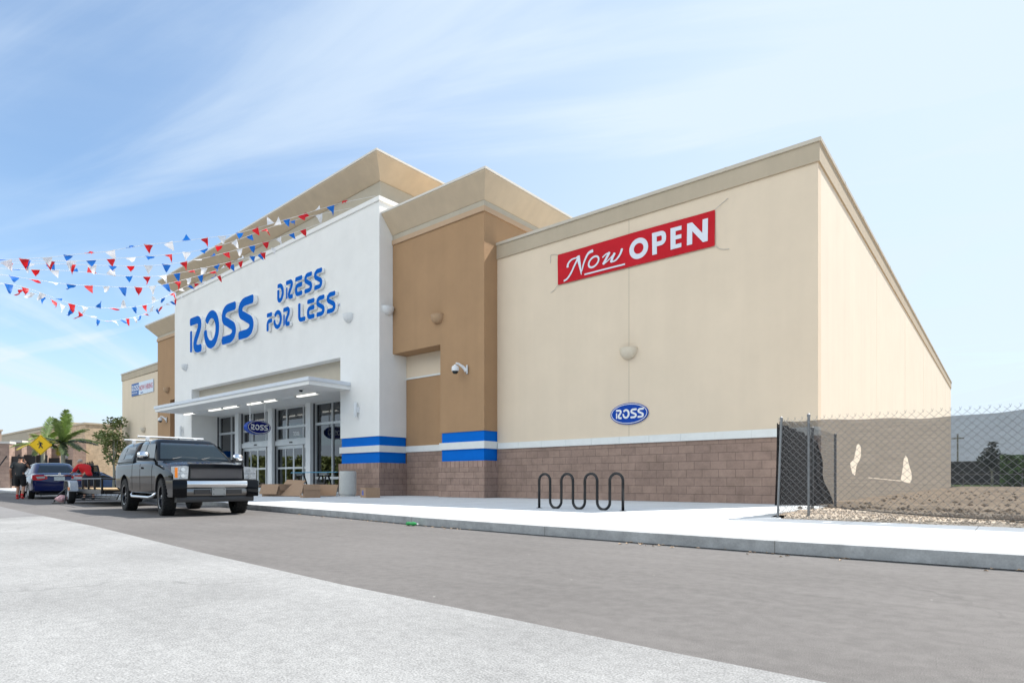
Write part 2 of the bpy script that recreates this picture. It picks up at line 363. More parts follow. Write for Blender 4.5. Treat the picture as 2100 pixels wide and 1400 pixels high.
def sweep(path, prof, zs=None, caps=True, m=None, mb=None):
    """mitred sweep; outward = right-hand side of the path; zs = height shift per path vertex"""
    mb = mb or MB(); n = len(path); P = [Vector(p) for p in path]; vs = []
    for i in range(n):
        ds = []
        if i > 0: ds.append((P[i]-P[i-1]).normalized())
        if i < n-1: ds.append((P[i+1]-P[i]).normalized())
        ns = [Vector((d.y, -d.x)) for d in ds]
        mv = ns[0] if len(ns) == 1 else (ns[0]+ns[1])/(1+ns[0].dot(ns[1]))
        for (o, z) in prof: vs.append((P[i].x+mv.x*o, P[i].y+mv.y*o, z+(zs[i] if zs else 0)))
    k = len(prof); fs = [(i*k+j, i*k+(j+1), (i+1)*k+(j+1), (i+1)*k+j) for i in range(n-1) for j in range(k-1)]
    fs += [(i*k+k-1, i*k, (i+1)*k, (i+1)*k+k-1) for i in range(n-1)]
    if caps: fs += [tuple(range(k)), tuple((n-1)*k+j for j in reversed(range(k)))]
    return mb.add(vs, fs, m)
def fillet(pts, r, n=6, closed=False):
    pts = [Vector(p) for p in pts]; res = []; L = len(pts)
    for i, p in enumerate(pts):
        if not closed and i in (0, L-1): res.append(p); continue
        a, b = pts[(i-1) % L], pts[(i+1) % L]
        ri = r[i] if isinstance(r, (list, tuple)) else r
        ra = min(ri, (a-p).length*.49); rb = min(ri, (b-p).length*.49)
        A = p+(a-p).normalized()*ra; B = p+(b-p).normalized()*rb
        for k in range(n+1):
            t = k/n; res.append(A*(1-t)**2+p*2*t*(1-t)+B*t*t)
    return res
def ribbon(mb, pts, w, T, d0, d1, mface, mside, cap=1.0, capn=5, closed=False, sharp=2.6):
    """stroke of width w along pts (2D); T maps (u, v, depth) to 3D; d0 = front depth, d1 = back depth"""
    P = [Vector(p) for p in pts]; n = len(P); st = []
    wf = (lambda t: w) if not callable(w) else w
    for i, p in enumerate(P):
        a = P[(i-1) % n] if closed else P[max(i-1, 0)]; b = P[(i+1) % n] if closed else P[min(i+1, n-1)]
        d = (b-a).normalized(); st.append((p, Vector((-d.y, d.x)), wf(i/(n-1))/2))
    if not closed and cap:
        h0, h1 = st[0][2]*cap, st[-1][2]*cap
        d = (P[0]-P[1]).normalized(); dn = (P[-1]-P[-2]).normalized()
        pre = []; post = []
        for k in range(1, capn+1):
            t = k/capn; t = sin(t*pi/2); wd = max(1-t**sharp, 0)**(1/sharp)
            pre.append((P[0]+d*h0*t, st[0][1], max(st[0][2]*wd, st[0][2]*.03)))
            post.append((P[-1]+dn*h1*t, st[-1][1], max(st[-1][2]*wd, st[-1][2]*.03)))
        st = list(reversed(pre))+st+post
    k = len(st); vs = []
    for (p, nn, h) in st:
        l, r = p+nn*h, p-nn*h
        vs += [T(l.x, l.y, d0), T(r.x, r.y, d0), T(l.x, l.y, d1), T(r.x, r.y, d1)]
    rng = range(k) if closed else range(k-1)
    fr = [(4*i, 4*i+1, 4*((i+1) % k)+1, 4*((i+1) % k)) for i in rng]
    sd = [(4*i, 4*((i+1) % k), 4*((i+1) % k)+2, 4*i+2) for i in rng]+[(4*i+1, 4*i+3, 4*((i+1) % k)+3, 4*((i+1) % k)+1) for i in rng]
    if not closed: sd += [(0, 2, 3, 1), (4*k-4, 4*k-3, 4*k-1, 4*k-2)]
    o = len(mb.v); mb.add(vs, fr, mface); kk = mb.mi(mside)
    for f in sd: mb.f.append(tuple(i+o for i in f)); mb.m.append(kk)
def catmull(pts, n=5):
    P = [Vector(p) for p in pts]; r = []; P = [P[0]]+P+[P[-1]]
    for i in range(1, len(P)-2):
        a, b, c, d = P[i-1], P[i], P[i+1], P[i+2]
        for k in range(n):
            t = k/n; r.append(.5*((2*b)+(c-a)*t+(2*a-5*b+4*c-d)*t*t+(3*b-a-3*c+d)*t**3))
    r.append(P[-2]); return r
GL = {
 'R': [[(.10, .90), (.36, .90), (.54, .885), (.645, .80), (.635, .66), (.53, .52), (.41, .38), (.36, .25), (.41, .14), (.54, .10), (.70, .10)], [(.085, .60), (.085, .075)]],
 'S': [[(.70, .90), (.50, .90), (.31, .89), (.175, .83), (.125, .72), (.175, .61), (.32, .54), (.48, .465), (.625, .39), (.675, .28), (.625, .17), (.49, .11), (.30, .10), (.10, .10)]],
 'D': [[(.10, .895), (.46, .895), (.68, .5), (.46, .105), (.09, .105), (.09, .62)]],
 'E': [[(.10, .895), (.68, .895)], [(.68, .55), (.09, .55), (.09, .105), (.68, .105)]],
 'F': [[(.10, .895), (.66, .895)], [(.66, .56), (.09, .56), (.09, .075)]],
 'L': [[(.09, .925), (.09, .105), (.66, .105)]],
}
def glyph(mb, ch, x0, x1, z0, z1, T, d0, d1, mf, ms, wd=.19):
    sx, sz = (x1-x0)/.80, (z1-z0)
    W = wd*sz
    TT = lambda u, v, d: T(x0+u*sx, z0+v*sz, d)
    asp = sx/sz
    def G(u, v, d): return T(x0+(u-.0)*sz*asp, z0+v*sz, d)
    T2 = lambda u, v, d: T(x0+u, z0+v, d)
    if ch == 'O':
        pts = []
        cxo, czo, rx, rz = .40*sx, .5*sz, .40*sx-W*.48, .5*sz-W*.5
        for k in range(41):
            a = radians(138-(138+178)*k/40); pts.append((cxo+rx*cos(a), czo+rz*sin(a)))
        ribbon(mb, pts, lambda t: W*(1.0 if t < .85 else 1.0-.18*(t-.85)/.15), T2, d0, d1, mf, ms, cap=.55)
        return
    for st in GL[ch]:
        p = [(u*sx, v*sz) for u, v in st]
        hh = W*.5
        p = [(min(max(a, hh*.92), .80*sx-hh*.92), min(max(b, hh), sz-hh)) for a, b in p]
        # pull the stroke ends in so that the rounded cap stays inside the cell
        q = catmull(p) if len(p) > 6 else (fillet(p, W*.95, 7) if len(p) > 2 else [Vector(a) for a in p])
        ribbon(mb, q, W*(.62 if (ch == 'R' and len(st) == 2) else 1), T2, d0, d1, mf, ms, cap=.75)
def text_mb(mb, body, size, T, depth, m, bold=0.0, align='LEFT', sx=1.0, d0=0.0):
    c = bpy.data.curves.new('tmp', 'FONT'); c.body = body; c.size = size; c.offset = bold; c.align_x = align; c.resolution_u = 3
    o = bpy.data.objects.new('tmp', c); COL.objects.link(o)
    me = bpy.data.meshes.new_from_object(o.evaluated_get(bpy.context.evaluated_depsgraph_get()))
    mb.add([T(v.co.x*sx, v.co.y, d0) for v in me.vertices], [tuple(p.vertices) for p in me.polygons], m)
    bpy.data.objects.remove(o); bpy.data.curves.remove(c); bpy.data.meshes.remove(me)
# ============================================================ SETTING
SW = .126
def sheet(name, poly, z, m, thick=0.0, **k):
    mb = MB()
    if thick: mb.prism(poly, z-thick, z, 'xy')
    else: mb.add([(x, y, z) for x, y in poly], [tuple(range(len(poly)))])
    o = mb.build(name, m); o['kind'] = k.get('kind', 'structure'); return o
ASPH = ground_mat('asphalt', (.139, .131, .126), fine=.42, fscale=190, mid=.12, mscale=11, big=.11, bscale=.42, specks=.028, speck_col=(.5, .48, .45), streaks=.12, bump=.6, dark=.24, cracks=.16)
ASPM = ground_mat('older asphalt', (.19, .187, .187), fine=.22, mid=.08, mscale=5, big=.08, bscale=.35, bump=.35)
LOT = ground_mat('weathered pale asphalt', (.262, .262, .259), fine=.36, fscale=110, mid=.12, mscale=16, big=.16, bscale=.6, specks=.022, speck_col=(.10, .09, .08), streaks=.10, bump=.8, cracks=.28)
SIDE = ground_mat('sidewalk concrete', (.60, .62, .63), fine=.05, mid=.05, mscale=5, big=.06, bscale=.7, joints=(1.515, 1.83, 1.1825, .2), bump=.1, rough=.95)
KERB = ground_mat('kerb concrete', (.34, .35, .355), fine=.10, fscale=60, mid=.18, mscale=7, big=.12, bscale=1.5, joints=(3.03, 50, 1.94+1.515, 25), bump=.4)
DIRT = ground_mat('dry dirt', (.40, .32, .24), fine=.25, fscale=40, mid=.2, mscale=3, big=.2, bscale=.4, dark=.5, bump=1.0)
FARG = ground_mat('far ground', (.22, .20, .14), fine=.1, mid=.15, mscale=.3, big=.2, bscale=.02)
GRASS = ground_mat('grass', (.10, .16, .035), fine=.3, fscale=20, mid=.25, mscale=1.5, big=.2, bscale=.2)
sheet('ground', [(-3000, -3000), (3000, -3000), (3000, 3000), (-3000, 3000)], -.03, FARG)
KL = [(-75, 9.3), (-50, 9.1), (-30, 8.7), (-18.2, 8.2), (-15, 7.82), (-10.5, 7.32), (-7.5, 6.88), (-5, 6.69), (-2, 6.58), (0, 6.62), (6, 6.68), (40, 6.8)]
sheet('road', [(-220, -60), (60, -60), (60, 6.9), (40, 6.9)]+[(x, y+.1) for x, y in reversed(KL)]+[(-75, 60), (-220, 60)], 0.0, ASPH)
sheet('older_asphalt', [(-60, 4.9), (-22.76, 4.17), (-15.83, 3.61), (-15.6, 2.84), (-15.6, -50), (-60, -50)], .004, ASPM)
sheet('parking_lot', [(-15.47, 2.84), (-15.83, 3.61), (-11.5, 3.32), (-6.65, 2.83), (-4.94, 2.69), (-3.73, 2.59), (-2.2, 2.53), (-1.19, 2.48), (-.58, 2.47), (3, 2.42), (40, 2.3), (40, -50), (-15.47, -50)], .008, LOT)
kb = MB(); nK = len(KL)
inn = [(x, y+.16) for x, y in KL]
gj = MB().add([(x, y-.022, .006) for x, y in KL]+[(x, y+.01, .006) for x, y in reversed(KL)], [tuple(range(2*nK))])
tag(gj.build('gutter_joint', mat('gutter grime', (.03, .03, .032), .95)), kind='structure')
kb.prism(KL+list(reversed(inn)), -.05, SW+.003, 'xy')
tag(kb.build('kerb', KERB), kind='structure')
sheet('sidewalk', [(x, y) for x, y in inn]+[(40, 10.5), (-3.0, 10.55), (-3.12, 10.9), (-3.3, 13.2), (-3.75, 17.2), (-37.3, 17.25), (-75, 17.25)], SW, SIDE, thick=.15)
sheet('far_sidewalk', [(-140, 10.5), (-76, 9.6), (-76, 13.0), (-140, 17)], SW, SIDE, thick=.15)

# dirt lot behind the screen fence: uneven sheet
mb = MB(); random.seed(3)
xs = [-4.6+i*.35 for i in range(60)]; ys = [10.9+.28*j if j < 40 else 22.1+(j-40)*1.8 for j in range(72)]
from mathutils import noise as NZ
for y in ys:
    for x in xs:
        zb = .16+.05*NZ.noise(Vector((x*.5, y*.5, 0)))+.035*NZ.noise(Vector((x*2.3, y*2.3, 4)))+.03*abs(NZ.noise(Vector((x*5, y*5, 2))))
        if y > 13.0 and y < 17.5: zb += .07*max(0, NZ.noise(Vector((x*1.7, y*1.7, 8))))*1.2
        if x < -3.2: zb = min(zb, .17) if y > 17.2 else .02
        mb.v.append((x, y, zb))
nx = len(xs)
for j in range(len(ys)-1):
    for i in range(nx-1): mb.f.append((j*nx+i, j*nx+i+1, (j+1)*nx+i+1, (j+1)*nx+i))
o = mb.build('dirt_lot', DIRT, smooth=True); o['kind'] = 'structure'
sheet('grass_verge', [(-60, 79), (120, 79), (120, 100), (-60, 100)], .18, GRASS)
# gravel strip
GRAV = ground_mat('gravel bed', (.42, .36, .29), fine=.4, fscale=60, mid=.25, mscale=18, big=.1, bscale=1, bump=1)
mb = MB(); gx = [-3.0+.2*i for i in range(70)]; gy = [10.52, 10.62, 10.9, 11.3, 11.8, 12.4, 13.1]
for y in gy:
    for x in gx:
        h = .10+.10*min(1, (y-10.5)/.5)+.02*NZ.noise(Vector((x*3, y*3, 1)))
        mb.v.append((x, y, h if y > 10.55 else .115))
for j in range(len(gy)-1):
    for i in range(len(gx)-1): mb.f.append((j*70+i, j*70+i+1, (j+1)*70+i+1, (j+1)*70+i))
tag(mb.build('gravel_bed', GRAV, smooth=True), kind='structure')
STONE = mat('gravel stone', (.50, .42, .34), .95, noise=.4, nscale=2.0)
mb = MB()
for _ in range(5200):
    x = random.uniform(-3.0, 5.5); y = 10.5+abs(random.gauss(0, 1.0))*.95
    if y > 12.9: continue
    h = .10+.10*min(1, (y-10.5)/.5)+.005; r = random.uniform(.010, .028)
    a = random.uniform(0, pi); ca, sa = cos(a), sin(a)
    vs = []
    for (px, py, pz) in ((1, 0, 0), (0, 1, 0), (-1, 0, 0), (0, -1, 0), (0, 0, .7), (0, 0, -.5)):
        px *= r*random.uniform(.7, 1.3); py *= r*random.uniform(.6, 1.1); pz *= r
        vs.append((x+px*ca-py*sa, y+px*sa+py*ca, h+pz+r*.3))
    mb.add(vs, [(0, 1, 4), (1, 2, 4), (2, 3, 4), (3, 0, 4), (1, 0, 5), (2, 1, 5), (3, 2, 5), (0, 3, 5)])
tag(mb.build('gravel', STONE, fix=False), kind='stuff')
# clods and dry roots on the dirt
CLOD = mat('soil clod', (.30, .24, .18), .95, noise=.35, nscale=3)
mb = MB()
for _ in range(1100):
    x = random.uniform(-3.4, 7); y = random.choice([random.uniform(13, 17.5), random.uniform(13.0, 14.6), random.uniform(17, 40)])
    if x < -4.0+.0 and y > 16.8: x += 1.2
    r = (.012+.045*random.random()**2.5)*(1 if y < 17 else 1.3)
    vs = []
    for (px, py, pz) in ((1, 0, 0), (0, 1, 0), (-1, 0, 0), (0, -1, 0), (0, 0, .8), (0, 0, -.5)):
        vs.append((x+px*r*random.uniform(.7, 1.4), y+py*r*random.uniform(.6, 1.2), .20+pz*r*random.uniform(.6, 1.2)))
    mb.add(vs, [(0, 1, 4), (1, 2, 4), (2, 3, 4), (3, 0, 4), (1, 0, 5), (2, 1, 5), (3, 2, 5), (0, 3, 5)])
tag(mb.build('soil_clods', CLOD, fix=False), kind='stuff')

# ============================================================ STORE BUILDING
B = thing('store_building', 'large beige, brown and white department store with flared cornices', 'building', (-25, 17, 0))
def bpart(mb, name, m=None, parent=None, **k):
    p = parent or B; o = mb.build(name, m, None, **k)
    o.parent = p
    off = Vector((0, 0, 0)); q = p
    while q is not None: off += q.location; q = q.parent
    o.location = -off
    return o
# --- right wing
XR, XF = -3.95, -4.66
wing = bpart(MB().prism([(-14.80, 17.0), (XR, 17.0), (XR, 17.3), (-14.80, 17.3)], 2.13, 8.90, 'xy'), 'wing_wall', BEIGE)
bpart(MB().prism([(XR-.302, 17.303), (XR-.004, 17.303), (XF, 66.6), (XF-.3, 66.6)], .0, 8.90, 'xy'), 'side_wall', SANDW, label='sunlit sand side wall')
bpart(MB().box(-14.80, XR+.004, 16.985, 17.3, .05, 1.905), 'block_base', BLOCK)
mb = MB(); x = -14.845+.35
xx = [-14.74]
j = -13.75
while j < XR: xx.append(j); j += 1.02
xx.append(XR+.03)
for a, b in zip(xx[:-1], xx[1:]): mb.box(a+.004, b-.004, 16.94, 17.2, 1.908, 2.128)
mb.box(-14.74, XR+.02, 16.95, 17.2, 1.912, 2.124)
bpart(mb, 'trim_band', TRIM)
P2 = [(-14.80, 17.0), (XR, 17.0), (XF, 66.6)]
bpart(sweep(P2, [(-.2, 8.88), (.045, 8.88), (.045, 9.37), (-.2, 9.37)]), 'parapet_fascia', FASC)
bpart(sweep(P2, [(-.4, 9.36), (.02, 9.36), (.06, 9.372), (.085, 9.372), (.085, 9.47), (-.4, 9.47)]), 'parapet_coping', METCAP)
for xs0 in (-12.4, -9.35, -6.3): bpart(MB().box(xs0-.02, xs0+.02, 16.905, 16.93, 9.374, 9.474), 'coping_seam', METCAP)
for ys0 in (20.0, 23.0, 26.0, 29.0, 32.0, 35.0, 38.0):
    xw = XR-.0143*(ys0-17); bpart(MB().box(xw+.06, xw+.092, ys0-.03, ys0+.03, 9.374, 9.476), 'coping_seam', METCAP)
bpart(MB().box(-9.372, -9.352, 16.997, 17.05, 2.13, 8.878), 'control_joint', mat('joint sealant', (.52, .44, .33), .8))
PJ = mat('pale joint sealant', (.68, .60, .49), .8)
for yy in (26.2, 34.5, 43.0, 52.0, 60.0):
    xw = XR-.0143*(yy-17); bpart(MB().box(xw-.05, xw+.003, yy-.010, yy+.010, .2, 8.87), 'control_joint', PJ)
bpart(MB().box(-53, -4.8, 17.35, 66.4, 8.1, 8.3), 'roof', mat('roof membrane', (.5, .5, .48), .9))
bpart(MB().box(-53, -4.8, 66.3, 66.6, 0, 8.9).box(-53, -52.7, 17.3, 66.3, 0, 8.4), 'back_wall', SANDW)
# --- right brown pier tower
mb = MB().prism([(-19.895, 5.96), (-17.07, 5.96), (-17.07, 2.56), (-14.80, 2.56), (-14.80, 10.44), (-19.895, 10.44)], 16.28, 17.0, 'xz')
mb.box(-17.07, -14.80, 17.0, 17.29, 2.56, 5.96)
mb.box(-19.895, -14.80, 17.0, 23.0, 5.962, 10.44)
bpart(mb, 'brown_pier', BROWN)
PP = [(-19.895, 16.28), (-14.80, 16.28), (-14.80, 23.0)]
bpart(sweep(PP, [(-.3, 10.435), (.05, 10.435), (.05, 10.62), (-.3, 10.62)]), 'pier_band', BROWN2)
bpart(sweep(PP, [(-.3, 10.615), (.012, 10.615), (.012, 10.84), (-.3, 10.84)]), 'pier_cap_wall', GREYW)
FL = [(0, 0), (.03, .0), (.07, .05), (.30, .36), (.53, .66), (.56, .70)]
def cornice(path, z0, k=1.0, h=.70, zs=None, parent=None, name='cornice'):
    prof = [(-.3, z0)]+[(a*k, z0+b*h/.70) for a, b in FL]
    zt = z0+h
    prof += [(.56*k+.01, zt+.045), (.56*k-.01, zt+.05), (-.3, zt+.05)]
    c = bpart(sweep(path, prof, zs), name, CORN, parent)
    rim = [(-.3, zt+.045), (.56*k+.0, zt+.045), (.56*k+.035, zt+.045), (.56*k+.035, zt+.125), (-.3, zt+.125)]
    bpart(sweep(path, rim, zs), name+'_rim', RIMCAP, c)
    return c
cornice(PP, 10.835, 1.0, .67)
bpart(MB().box(-19.6, -15.1, 16.6, 22.9, 11.3, 11.55), 'pier_roof', CORN)
# pier base
def base(x0, x1, yf, yb, parent=B, left=True, inset=.06):
    # block foot, soldier course, blue, white, blue
    e = .0
    bpart(MB().box(x0-.05, x1+.05, yf-.05, yb, .03, 1.245), 'block_foot', BLOCKP)
    bpart(MB().box(x0-.055, x1+.055, yf-.055, yb, 1.247, 1.475), 'soldier_course', SOLD)
    bpart(MB().box(x0+inset, x1-.03, yf+.03, yb, 1.477, 1.912), 'blue_band', BLUE)
    bpart(MB().box(x0-.03, x1+.03, yf-.03, yb, 1.914, 2.18), 'white_band', TRIM)
    bpart(MB().box(x0+inset, x1-.03, yf+.03, yb, 2.182, 2.558), 'blue_band', BLUE)
base(-17.07, -14.80, 16.28, 17.25)
# recess wall between column and white tower
bpart(MB().box(-19.84, -17.12, 16.99, 17.25, .05, 1.94), 'recess_block_base', BLOCK)
bpart(MB().box(-19.86, -17.06, 16.96, 17.25, 1.942, 2.19), 'recess_trim_band', TRIM)
bpart(MB().box(-19.89, -17.08, 17.003, 17.28, 2.192, 4.98), 'recess_wall', BROWN)
bpart(MB().box(-19.89, -17.08, 16.975, 17.28, 4.982, 5.05), 'recess_ledge', TRIM)
bpart(MB().box(-19.89, -17.08, 17.003, 17.28, 5.052, 5.958), 'recess_upper_wall', BEIGE)
# --- white entrance tower with portal
XL, XRt = -39.7, -19.9
mb = MB().prism([(XL, 2.56), (-37.35, 2.56), (-37.35, 6.07), (-22.57, 6.07), (-22.57, 2.56), (XRt, 2.56), (XRt, 12.06), (XL, 11.72)], 15.6, 17.3, 'xz')
mb.prism([(XL, 6.5), (XRt, 6.5), (XRt, 12.06), (XL, 11.72)], 17.3, 19.5, 'xz')
bpart(mb, 'white_tower', WHITE)
PW = [(XL, 19.5), (XL, 15.6), (XRt, 15.6), (XRt, 19.5)]
bpart(sweep(PW, [(-.35, 12.05), (.04, 12.05), (.055, 12.06), (.055, 12.24), (-.35, 12.26)], [-.34, -.34, 0, 0]), 'tower_coping', WHITE)
base(XL, -37.35, 15.6, 17.2); base(-22.57, XRt, 15.6, 17.0)
bpart(MB().box(-37.35, -22.57, 16.05, 17.15, 4.63, 6.068), 'portal_panel', mat('taupe portal stucco', (.50, .44, .35), .9, noise=.03, bump=.3, bscale=130))
# tall tower behind
PB = [(-41.4, 22.0), (-41.4, 16.35), (-20.35, 16.0), (-20.35, 22.0)]
mb = MB(); mb.prism([(-41.4, 16.35), (-20.35, 16.0), (-20.35, 22.0), (-41.4, 22.0)], 8.2, 12.55, 'xy')
bpart(mb, 'rear_tower', GREYW)
bpart(sweep(PB, [(-.3, 12.2), (.006, 12.2), (.006, 13.2), (-.3, 13.2)], [-.28, -.28, 0, 0]), 'rear_tower_cap_wall', GREYW)
cornice(PB, 13.14, 1.40, .62, [-.42, -.42, 0, 0])
bpart(MB().box(-41.0, -20.8, 16.6, 21.7, 13.0, 13.2), 'rear_tower_roof', CORN)
# --- left brown pier
mb = MB().prism([(-44.15, 2.56), (-42.14, 2.56), (-42.14, 5.94), (-39.705, 5.94), (-39.705, 9.97), (-44.15, 9.97)], 16.28, 17.0, 'xz')
mb.box(-44.15, -39.705, 17.0, 21.0, 5.942, 9.97)
bpart(mb, 'brown_pier', BROWN)
PL = [(-44.15, 21.0), (-44.15, 16.28), (-39.705, 16.28)]
bpart(sweep(PL, [(-.3, 9.96), (.05, 9.96), (.05, 10.14), (-.3, 10.14)]), 'pier_band', BROWN2)
bpart(sweep(PL, [(-.3, 10.135), (.012, 10.135), (.012, 10.33), (-.3, 10.33)]), 'pier_cap_wall', GREYW)
cornice(PL, 10.325, 1.0, .60)
bpart(MB().box(-43.8, -40, 16.6, 20.9, 10.7, 10.9), 'pier_roof', CORN)
base(-44.15, -42.14, 16.28, 17.25)
bpart(MB().box(-42.19, -39.76, 16.99, 17.25, .05, 1.94), 'recess_block_base', BLOCK)
bpart(MB().box(-42.13, -39.71, 17.003, 17.28, 1.942, 5.938), 'recess_wall', BROWN)
# --- left wing
bpart(MB().box(-52.9, -44.15, 17.0, 17.3, 2.13, 8.36), 'wing_wall', BEIGE)
bpart(MB().box(-52.9, -44.15, 16.985, 17.3, .05, 1.905), 'block_base', BLOCK)
bpart(MB().box(-52.93, -44.15, 16.94, 17.2, 1.908, 2.128), 'trim_band', TRIM)
P3 = [(-52.9, 60.0), (-52.9, 17.0), (-44.15, 17.0)]
bpart(sweep(P3, [(-.2, 8.34), (.045, 8.34), (.045, 8.80), (-.2, 8.80)], [0, 0, .08]), 'parapet_fascia', FASC)
bpart(sweep(P3, [(-.4, 8.79), (.02, 8.79), (.085, 8.80), (.085, 8.90), (-.4, 8.90)], [0, 0, .08]), 'parapet_coping', METCAP)
bpart(MB().box(-48.56, -48.54, 16.997, 17.05, 2.13, 8.33), 'control_joint', bpy.data.materials['joint sealant'])
# --- canopy
mb = MB().box(-37.40, -21.87, 13.65, 15.60, 4.60, 4.765)
mb.box(-37.345, -22.575, 15.60, 16.045, 4.60, 4.765)
can = bpart(mb, 'canopy', WHITE)
mb = MB().box(-37.44, -21.83, 13.60, 15.595, 4.767, 4.915)
mb.box(-37.345, -22.575, 15.595, 16.045, 4.767, 4.90)
bpart(mb, 'canopy_flashing', mat('pale metal flashing', (.66, .69, .73), .35, noise=.03), can)
# soffit between canopy and glazing
bpart(MB().box(-37.35, -22.57, 16.05, 17.25, 4.60, 4.628), 'soffit', WHITE)
# interior shell
mb = MB().box(-44, -18, 17.4, 34, .10, .128).box(-44, -18, 33.8, 34, .13, 4.9).box(-44.2, -44, 17.4, 34, .13, 4.9).box(-18, -17.8, 17.4, 34, .13, 4.9).box(-44, -18, 17.4, 34, 4.9, 5.0)
bpart(mb, 'shop_interior', mat('shop interior', (.16, .155, .15), .8, noise=.5, nscale=.6))
for yy in (19.2, 21.8, 24.4, 27.0, 30):
    for k in range(9): bpart(MB().box(-43+k*2.8, -43+k*2.8+1.9, yy, yy+.28, 4.80, 4.86), 'shop_ceiling_light', INTL)
# --- glazed front
YG = 17.2
def post(x0, x1): bpart(MB().box(x0, x1, 16.93, 17.32, .05, 4.60), 'entrance_post', ALUW)
for a, b in ((-34.80, -34.38), (-31.12, -30.70), (-27.46, -27.03)): post(a, b)
def window(x0, x1, z0, z1, vm, hm, name='window', fw=.075, parent=B):
    W_ = bpart(MB().box(x0+fw*.5, x1-fw*.5, YG+.045, YG+.055, z0+fw*.5, z1-fw*.5), 'pane', GLASS, None)
    W_.parent = None
    fr = MB()
    fr.box(x0, x0+fw, YG-.03, YG+.10, z0, z1); fr.box(x1-fw, x1, YG-.03, YG+.10, z0, z1)
    fr.box(x0+fw, x1-fw, YG-.028, YG+.098, z0, z0+fw); fr.box(x0+fw, x1-fw, YG-.028, YG+.098, z1-fw, z1)
    for x in vm: fr.box(x-.035, x+.035, YG-.02, YG+.09, z0+fw, z1-fw)
    for h in hm: fr.box(x0+fw, x1-fw, YG-.026, YG+.094, h-.06, h+.06)
    f = bpart(fr, name, ALU)
    W_.parent = f; W_.location = (0, 0, 0)
    return f
window(-37.33, -34.80, .13, 4.59, [-35.77], [3.55, .85])
window(-34.38, -31.12, 2.86, 4.59, [-33.28, -31.74], [3.55])
window(-30.70, -27.46, 2.86, 4.59, [-29.66, -28.06], [3.55])
window(-27.03, -22.58, .13, 4.59, [-25.54, -24.05], [3.55, .88])
for a in (-37.35, -34.38, -30.70, -27.03): bpart(MB().box(a, a+.05, YG-.10, YG-.032, .13, 4.58), 'bay_shade_strip', BAYSHADE)  # dark strips standing in for the shadow down each bay's left edge
for a, b in ((-34.38, -31.12), (-30.70, -27.46)):
    h = bpart(MB().box(a, b, YG-.10, YG+.12, 2.60, 2.855), 'door_header', ALU)
    c = (a+b)/2
    bpart(MB().box(c-.14, c+.14, YG-.125, YG-.101, 2.70, 2.77), 'door_sensor', BLACKP, h)
    wl = (b-a)/4
    cuts = [a, a+.95, a+.95+.80, b-.62, b]
    for k in range(4):
        x0, x1 = cuts[k]+.006, cuts[k+1]-.006; yo = YG-.03 if k in (1, 2) else YG+.02
        d = MB(); s_ = .055
        d.box(x0, x0+s_, yo, yo+.045, .14, 2.59).box(x1-s_, x1, yo, yo+.045, .14, 2.59)
        for z0, z1 in ((.14, .36), (1.36, 1.46), (2.42, 2.59)): d.box(x0+s_, x1-s_, yo+.001, yo+.044, z0, z1)
        do = bpart(d, 'entrance_door', ALU)
        g = bpart(MB().box(x0+s_*.5, x1-s_*.5, yo+.018, yo+.026, .30, 1.40).box(x0+s_*.5, x1-s_*.5, yo+.018, yo+.026, 1.42, 2.5), 'pane', GLASS)
        g.parent = do; g.location = (0, 0, 0)
# ============================================================ SIGNS
TF = lambda u, v, d: (u, d, v)
S_ = thing('store_sign', 'big blue channel letter sign high on the white tower', 'sign', (-33.3, 15.6, 8.0))
def spart(mb, name, root, m=None, **k):
    o = mb.build(name, m, root, **k); o.location = -root.location; return o
for ch, a, b in (('R', -37.04, -35.42), ('O', -35.20, -33.34), ('S', -33.08, -31.40), ('S', -31.24, -29.56)):
    mb = MB(); glyph(mb, ch, a, b, 8.03, 10.12, TF, 15.36, 15.585, LETB, LETW, .210); spart(mb, 'letter', S_)
S2_ = thing('store_sign', 'three word line of smaller blue letters stacked in two rows', 'sign', (-25.5, 15.6, 8.0))
row1 = [('D', -27.50, -26.86), ('R', -26.74, -26.09), ('E', -25.93, -25.29), ('S', -25.15, -24.50), ('S', -24.36, -23.70)]
row2 = [('F', -28.50, -27.95), ('O', -27.86, -27.08), ('R', -26.98, -26.36), ('L', -25.66, -25.02), ('E', -24.93, -24.30), ('S', -24.18, -23.52), ('S', -23.37, -22.70)]
for row, z0, z1 in ((row1, 9.27, 10.18), (row2, 8.04, 8.95)):
    for ch, a, b in row:
        mb = MB(); glyph(mb, ch, a, b, z0, z1, TF, 15.45, 15.585, LETB, LETW, .225); spart(mb, 'letter', S2_)
mb = MB(); text_mb(mb, '\u00ae', .16, lambda x, y, d: (-22.68+x, 15.58, 8.28+y), 0, LETB)
if mb.v: spart(mb, 'registered_mark', S2_)
# oval wall sign
def oval(mb, c, rx, rz, T, d0, d1, mf, ms, n=48):
    vs = [T(c[0]+rx*cos(2*pi*k/n), c[1]+rz*sin(2*pi*k/n), d) for d in (d0, d1) for k in range(n)]
    o = len(mb.v); mb.add(vs, [tuple(range(n))], mf); kk = mb.mi(ms)
    mb.f.append(tuple(o+n+i for i in reversed(range(n)))); mb.m.append(kk)
    for i in range(n): mb.f.append((o+i, o+n+i, o+n+(i+1) % n, o+(i+1) % n)); mb.m.append(kk)
def ring(mb, c, rx, rz, w, T, d0, d1, m, n=48):
    pts = [(c[0]+rx*cos(2*pi*k/n), c[1]+rz*sin(2*pi*k/n)) for k in range(n)]
    ribbon(mb, pts, w, T, d0, d1, m, m, closed=True)
OV = thing('wall_sign', 'blue oval sign with white rim below the dome light on the beige wall', 'sign', (-9.34, 17, 2.83))
